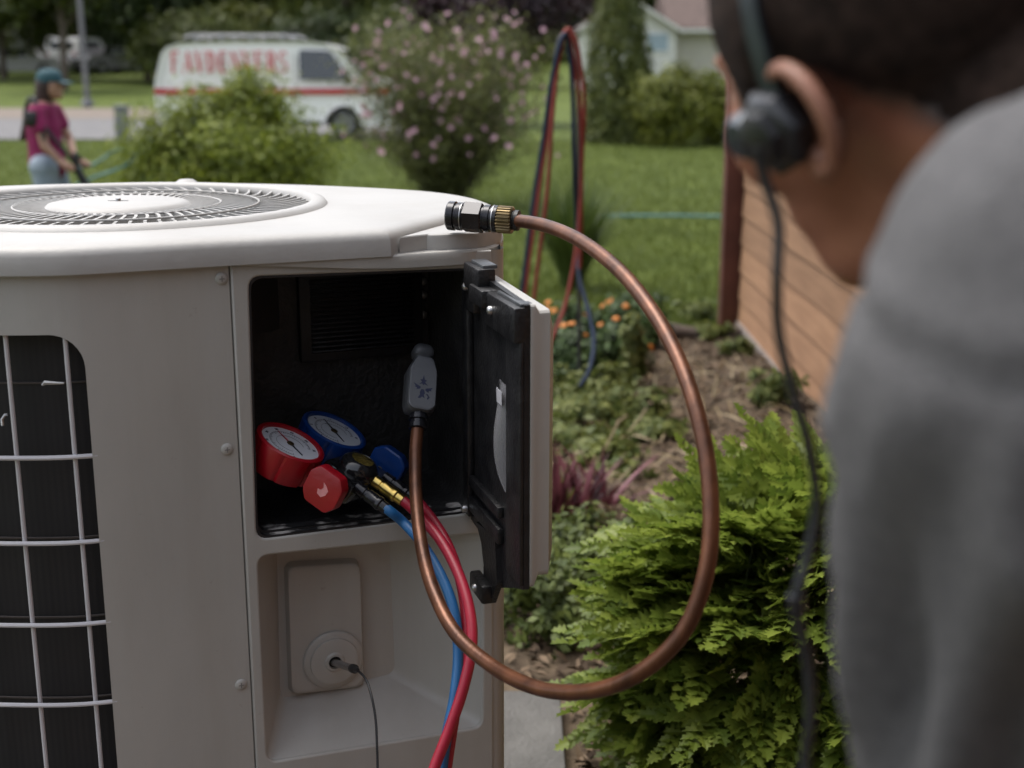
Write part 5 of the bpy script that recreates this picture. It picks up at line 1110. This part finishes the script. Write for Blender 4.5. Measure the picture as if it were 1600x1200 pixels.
# sweatshirt
sp_ = [('c', V(.226, .505, 1.310), V(.325, .565, 1.372), .080, .072), ('c', NB+V(.012, -.012, -.025), SHL+V(0, 0, -.002), .090, .090), ('c', NB+V(.012, -.012, -.025), SHR, .088, .082), ('c', NB+V(.04, -.03, -.07), HIPC+V(-.02, .04, .10), .155, .155), ('c', HIPC+V(-.02, .04, .10), HIPC+V(0, 0, .0), .155, .160),
       ('c', SHL+V(.006, -.004, .0), SHL.lerp(NB, .55)-V(-.06, .05, .06), .084, .13), ('c', SHR, SHR.lerp(NB, .5)-V(-.05, .05, .06), .082, .13),
       ('c', SHL, SHL.lerp(ELL, .5)+V(0, 0, 0), .090, .080), ('c', SHL.lerp(ELL, .5), ELL, .078, .066), ('c', ELL, ELL.lerp(WRL, .9), .066, .044), ('c', SHR, ELR, .08, .064), ('c', ELR, ELR.lerp(WRR, .9), .062, .044)]
me2 = blob(sp_, .008, 8); me2.materials.append(GREYT); me2.name = 'sweatshirt'
ad = (ELL-SHL).normalized()
co = np.empty(len(me2.vertices)*3); me2.vertices.foreach_get('co', co); co = co.reshape(-1, 3); no = np.empty(len(co)*3); me2.vertices.foreach_get('normal', no); no = no.reshape(-1, 3)
for i in range(len(co)):
    p = Vector(co[i]); t = (p-SHL).dot(ad); q = p-ad*t*.97
    n1 = noise.noise(V(q.x*24+3+t*3, q.y*24, q.z*24)+ad*t*1.2); d = (.5-abs(n1)*2.4)*.026*sstep(.02, .10, t+.05)*(1-.5*sstep(.10, .25, t)) + noise.noise(V(q.x*9, q.y*9, q.z*9))*.012 + noise.noise(V(q.x*36, q.y*36+5, q.z*30))*.0035
    d -= .0035*math.exp(-((t+.028)/.004)**2) - .0015*math.exp(-((t+.040)/.005)**2)
    co[i] += no[i]*d
me2.vertices.foreach_set('co', co.ravel()); me2.update(); shirt = link(bpy.data.objects.new('sweatshirt', me2), man)
nd = (nk0-NB).normalized(); m = MB(); Mc = zframe(NB+nd*.035+V(.006, -.006, 0), nd); m.lathe([(.070, -.012), (.079, -.010), (.081, 0), (.078, .010), (.070, .012), (.067, 0)], Mc, 36, cap=False); m.build('collar', GREYT, man)
# trousers and shoes
tr_ = [('c', HIL, HIR, .115, .115), ('c', HIPC+V(0, 0, .03), HIPC, .125, .13), ('c', HIL, KNL, .105, .078), ('c', KNL, ANL+V(0, 0, .02), .076, .066), ('c', HIR, KNR, .105, .078), ('c', KNR, ANR+V(0, 0, .02), .076, .066)]
me3 = blob(tr_, .012, 6); me3.materials.append(DENIM); me3.name = 'trousers'; link(bpy.data.objects.new('trousers', me3), man)
for an in (ANL, ANR):
    me4 = blob([('c', V(an.x, an.y, .05)-FWD*.05, V(an.x, an.y, .045)+FWD*.06, .045, .045), ('c', V(an.x, an.y, .045)+FWD*.06, V(an.x, an.y, .038)+FWD*.15, .045, .034), ('c', V(an.x, an.y, .09)-FWD*.02, V(an.x, an.y, .05), .05, .05)], .010, 5); me4.materials.append(SHOE); me4.name = 'shoe'; link(bpy.data.objects.new('shoe', me4), man)
# ------------------------------------------------------------------ headset
hs_ = thing('headset', 'black over-ear headset with thin band and hanging cable on the man', 'headset', tuple(EAR))
BLKS = mat('satin_black_plastic', (.014, .015, .018), .32, var=.2, scale=60); BAND = mat('satin_grey_band', (.045, .055, .068), .3, metal=.4, var=.15, scale=60)
for sd_ in (1, -1):
    out = HL_*sd_; c = hp(.084*sd_, .004, -.010); Mz = frame(c, HF, HU, out)
    ax = (out*.9+HF*.15).normalized(); Me = zframe(c, ax, HU)
    m = MB(); m.lathe([(.015, -.006), (.022, -.002), (.0245, .004), (.0245, .011), (.0205, .016), (.0165, .0175), (.0155, .023), (.010, .026), (.001, .0265)], Me, 7); m.build('ear_cup', BLKS, hs_)
    m = MB(); m.lathe([(.0135, -.004), (.0135, .010), (.010, .015), (.001, .016)], zframe(c+HF*.015+out*.008+HU*.003, ax, HU), 18); m.build('pivot', BAND, hs_)
pts = []
for k in range(33):
    a = R_(-8+196*k/32); pts.append(hp(.091*math.cos(a), -.001, .008+.128*math.sin(a) if math.sin(a) > 0 else .008+.10*math.sin(a)))
m = MB(); lo = []
for i, p in enumerate(pts):
    t = (pts[min(i+1, 32)]-pts[max(i-1, 0)]).normalized(); w_ = HF*.0055; h_ = t.cross(HF)*.0018; lo.append([p-w_-h_, p+w_-h_, p+w_+h_, p-w_+h_])
m.loft(lo); m.build('headband', BAND, hs_)
cab = [(1182, 232, .70), (1196, 285, .70), (1216, 350, .695), (1214, 440, .69), (1217, 520, .69), (1236, 600, .685), (1262, 690, .68), (1276, 780, .68), (1262, 870, .675), (1243, 945, .67), (1262, 1030, .67), (1266, 1120, .665), (1258, 1220, .66), (1290, 1330, .63)]
pts = [at(*p) for p in cab]+[V(.27, .66, .80), V(.33, .58, .90)]
m = MB(); m.tube(spline(pts, 8), .0030, 8); m.build('cable', BLKS, hs_)
m = MB(); m.tube([at(1243, 930, .67), at(1246, 955, .67)], .0045, 8); m.build('cable_splitter', BLKS, hs_)

# ------------------------------------------------------------------ the woman working on the lawn
WY = 10.4; wg = ground_z(WY); wx = at(70, 200, WY).x
wo = thing('person', 'woman in a magenta shirt, teal cap and jeans working on the lawn', 'person', (wx, WY, wg))
def wp(x, y, z): return V(wx+x, WY+y, wg+z)      # she faces right and slightly away
SC = 2050/(WY*.985)
WH = 1.60
KIT = dict(head=wp(.075, 0, 1.475), neck=wp(.03, 0, 1.34), chest=wp(-.01, 0, 1.16), waist=wp(-.01, 0, .98), hip=wp(.0, 0, .87))
shn, shf = wp(.0, -.16, 1.285), wp(.03, .16, 1.285); eln, elf = wp(.06, -.20, 1.03), wp(.13, .17, 1.05); wrn, wrf = wp(.165, -.19, .915), wp(.215, .0, .93)
pr = [('e', KIT['head'], (.088, .072, .105), None), ('e', KIT['head']+V(.045, 0, -.055), (.045, .045, .05), None), ('e', KIT['head']+V(.088, 0, -.012), (.014, .012, .018), None), ('c', KIT['neck'], KIT['head'], .048, .05), ('c', KIT['neck'], KIT['chest'], .06, .11), ('c', KIT['chest'], KIT['hip'], .11, .12),
      ('c', KIT['neck'], shn, .05, .05), ('c', KIT['neck'], shf, .05, .05), ('c', shn, eln, .044, .036), ('c', eln, wrn, .036, .024), ('c', shf, elf, .044, .036), ('c', elf, wrf, .036, .024)]
for wr in (wrn, wrf):
    d = V(.8, .1, -.55).normalized(); pr += [('c', wr, wr+d*.06, .026, .030)]
    for i in range(4): b = wr+d*.07+V(.02, .033-.022*i, .01); pr += [('c', b, b+V(.03, 0, -.03), .010, .009), ('c', b+V(.03, 0, -.03), b+V(.0, 0, -.05), .009, .008)]
    pr += [('c', wr+d*.02+V(0, -.03, 0), wr+d*.07+V(0, -.03, -.03), .011, .010)]
for s_, kx in ((-1, .02), (1, .10)):
    h_ = wp(0, .085*s_, .86); k_ = wp(kx, .09*s_, .47); a_ = wp(kx-.05, .09*s_, .07); pr += [('c', h_, k_, .085, .055), ('c', k_, a_, .052, .036), ('c', a_+V(0, 0, -.03), a_+V(.13, 0, -.045), .035, .028)]
me = blob(pr, .009, 4); me.materials.append(SKINL); me.name = 'body'; link(bpy.data.objects.new('body', me), wo)
me = blob([('c', KIT['neck']+V(-.01, 0, -.03), KIT['chest'], .075, .135), ('c', KIT['chest'], KIT['waist'], .135, .130), ('c', KIT['waist'], KIT['hip']+V(0, 0, .01), .130, .145), ('c', KIT['neck']+V(0, 0, -.03), shn, .06, .065), ('c', KIT['neck']+V(0, 0, -.03), shf, .06, .065), ('c', shn, shn.lerp(eln, .45), .066, .062), ('c', shf, shf.lerp(elf, .45), .066, .062)], .012, 4)
me.materials.append(mat('magenta_cotton', (.17, .006, .055), .85, scale=9, tint=(.24, .012, .085), bump=.3, bscale=40)); me.name = 'shirt'; link(bpy.data.objects.new('shirt', me), wo)
me = blob([('c', wp(0, -.085, .86), wp(0, .085, .86), .115, .115)]+[q for s_, kx in ((-1, .02), (1, .10)) for q in (('c', wp(0, .085*s_, .86), wp(kx, .09*s_, .47), .108, .078), ('c', wp(kx, .09*s_, .47), wp(kx-.05, .09*s_, .08), .078, .072))], .012, 4)
me.materials.append(mat('pale_denim', (.20, .25, .31), .9, scale=10, tint=(.29, .34, .40), bump=.3, bscale=50)); me.name = 'jeans'; link(bpy.data.objects.new('jeans', me), wo)
me = blob([('c', KIT['head']+V(-.035, 0, .01), KIT['head']+V(-.06, 0, -.10), .085, .075), ('c', KIT['head']+V(-.06, 0, -.10), wp(-.10, -.02, 1.22), .07, .06), ('c', wp(-.10, -.02, 1.22), wp(-.17, -.03, 1.08), .055, .025)], .010, 3)
me.materials.append(mat('long_brown_hair', (.022, .010, .009), .6, scale=30, tint=(.05, .022, .018), stretch=(1, 1, .15))); me.name = 'hair'; link(bpy.data.objects.new('hair', me), wo)
m = MB(); hc = KIT['head']+V(-.008, 0, .035); lo = [[hc+V(.102*c_*math.cos(a), .086*c_*math.sin(a), z) for a in (2*math.pi*k/24 for k in range(24))] for c_, z in ((1, 0), (1, .03), (.92, .06), (.68, .085), (.3, .097), (.02, .099))]
m.loft(lo); lo = [[hc+V(.085+.0*u, -.07+.14*u, .004), hc+V(.085+.105*math.sin(math.pi*(.15+.7*u)), -.07+.14*u, -.014), hc+V(.085+.105*math.sin(math.pi*(.15+.7*u)), -.07+.14*u, -.008), hc+V(.085, -.07+.14*u, .012)] for u in np.linspace(0, 1, 9)]; m.loft(lo)
m.build('cap', mat('teal_cap', (.012, .05, .065), .8, scale=30, tint=(.02, .075, .09)), wo)
for s_ in (-1, 1):
    a_ = wp(.02 if s_ < 0 else .09, .09*s_, .0); me = blob([('c', a_+V(-.06, 0, .05), a_+V(.12, 0, .04), .045, .038)], .012, 2); me.materials.append(SHOE); me.name = 'shoe'; link(bpy.data.objects.new('shoe', me), wo)
# her trimmer: shaft, grip, motor, strap
tr = thing('grass_trimmer', 'black grass trimmer held by the woman in magenta', 'trimmer', tuple(wp(.50, -.12, .02)))
m = MB(); m.tube([wp(.02, -.21, 1.24), wp(.27, -.17, .90), wp(.36, -.14, .62), wp(.52, -.11, .06)], [.014, .016, .016, .014], 8); m.build('shaft', BLACK, tr)
m = MB(); m.tube([wp(.28, -.17, .86), wp(.40, -.14, .58)], [.030, .045], 10); m.build('motor_housing', BLACK, tr)
m = MB(); m.lathe([(.02, -.04), (.10, -.03), (.11, .0), (.03, .04)], Matrix.Translation(wp(.53, -.11, .05)), 18); m.build('cutting_head', BLACK, tr)
m = MB(); m.tube(spline([wp(.28, -.06, .93), wp(.27, -.17, .97), wp(.30, -.17, .88)], 5), .016, 8); m.build('grip', BLACK, tr)
st = thing('shoulder_strap', 'black shoulder strap and pad worn by the woman in magenta', 'strap', tuple(wp(0, -.17, 1.25)))
m = MB(); pts = spline([wp(.06, -.215, 1.05), wp(.045, -.205, 1.18), wp(.01, -.165, 1.355), wp(-.06, -.12, 1.38), wp(-.14, -.02, 1.24), wp(-.155, .05, 1.05)], 6); m.tube(pts, .018, 6); m.box(tuple(wp(-.02, -.215, 1.235)), (.10, .05, .12), bev=.02); m.build('strap_pad', BLACK, st)
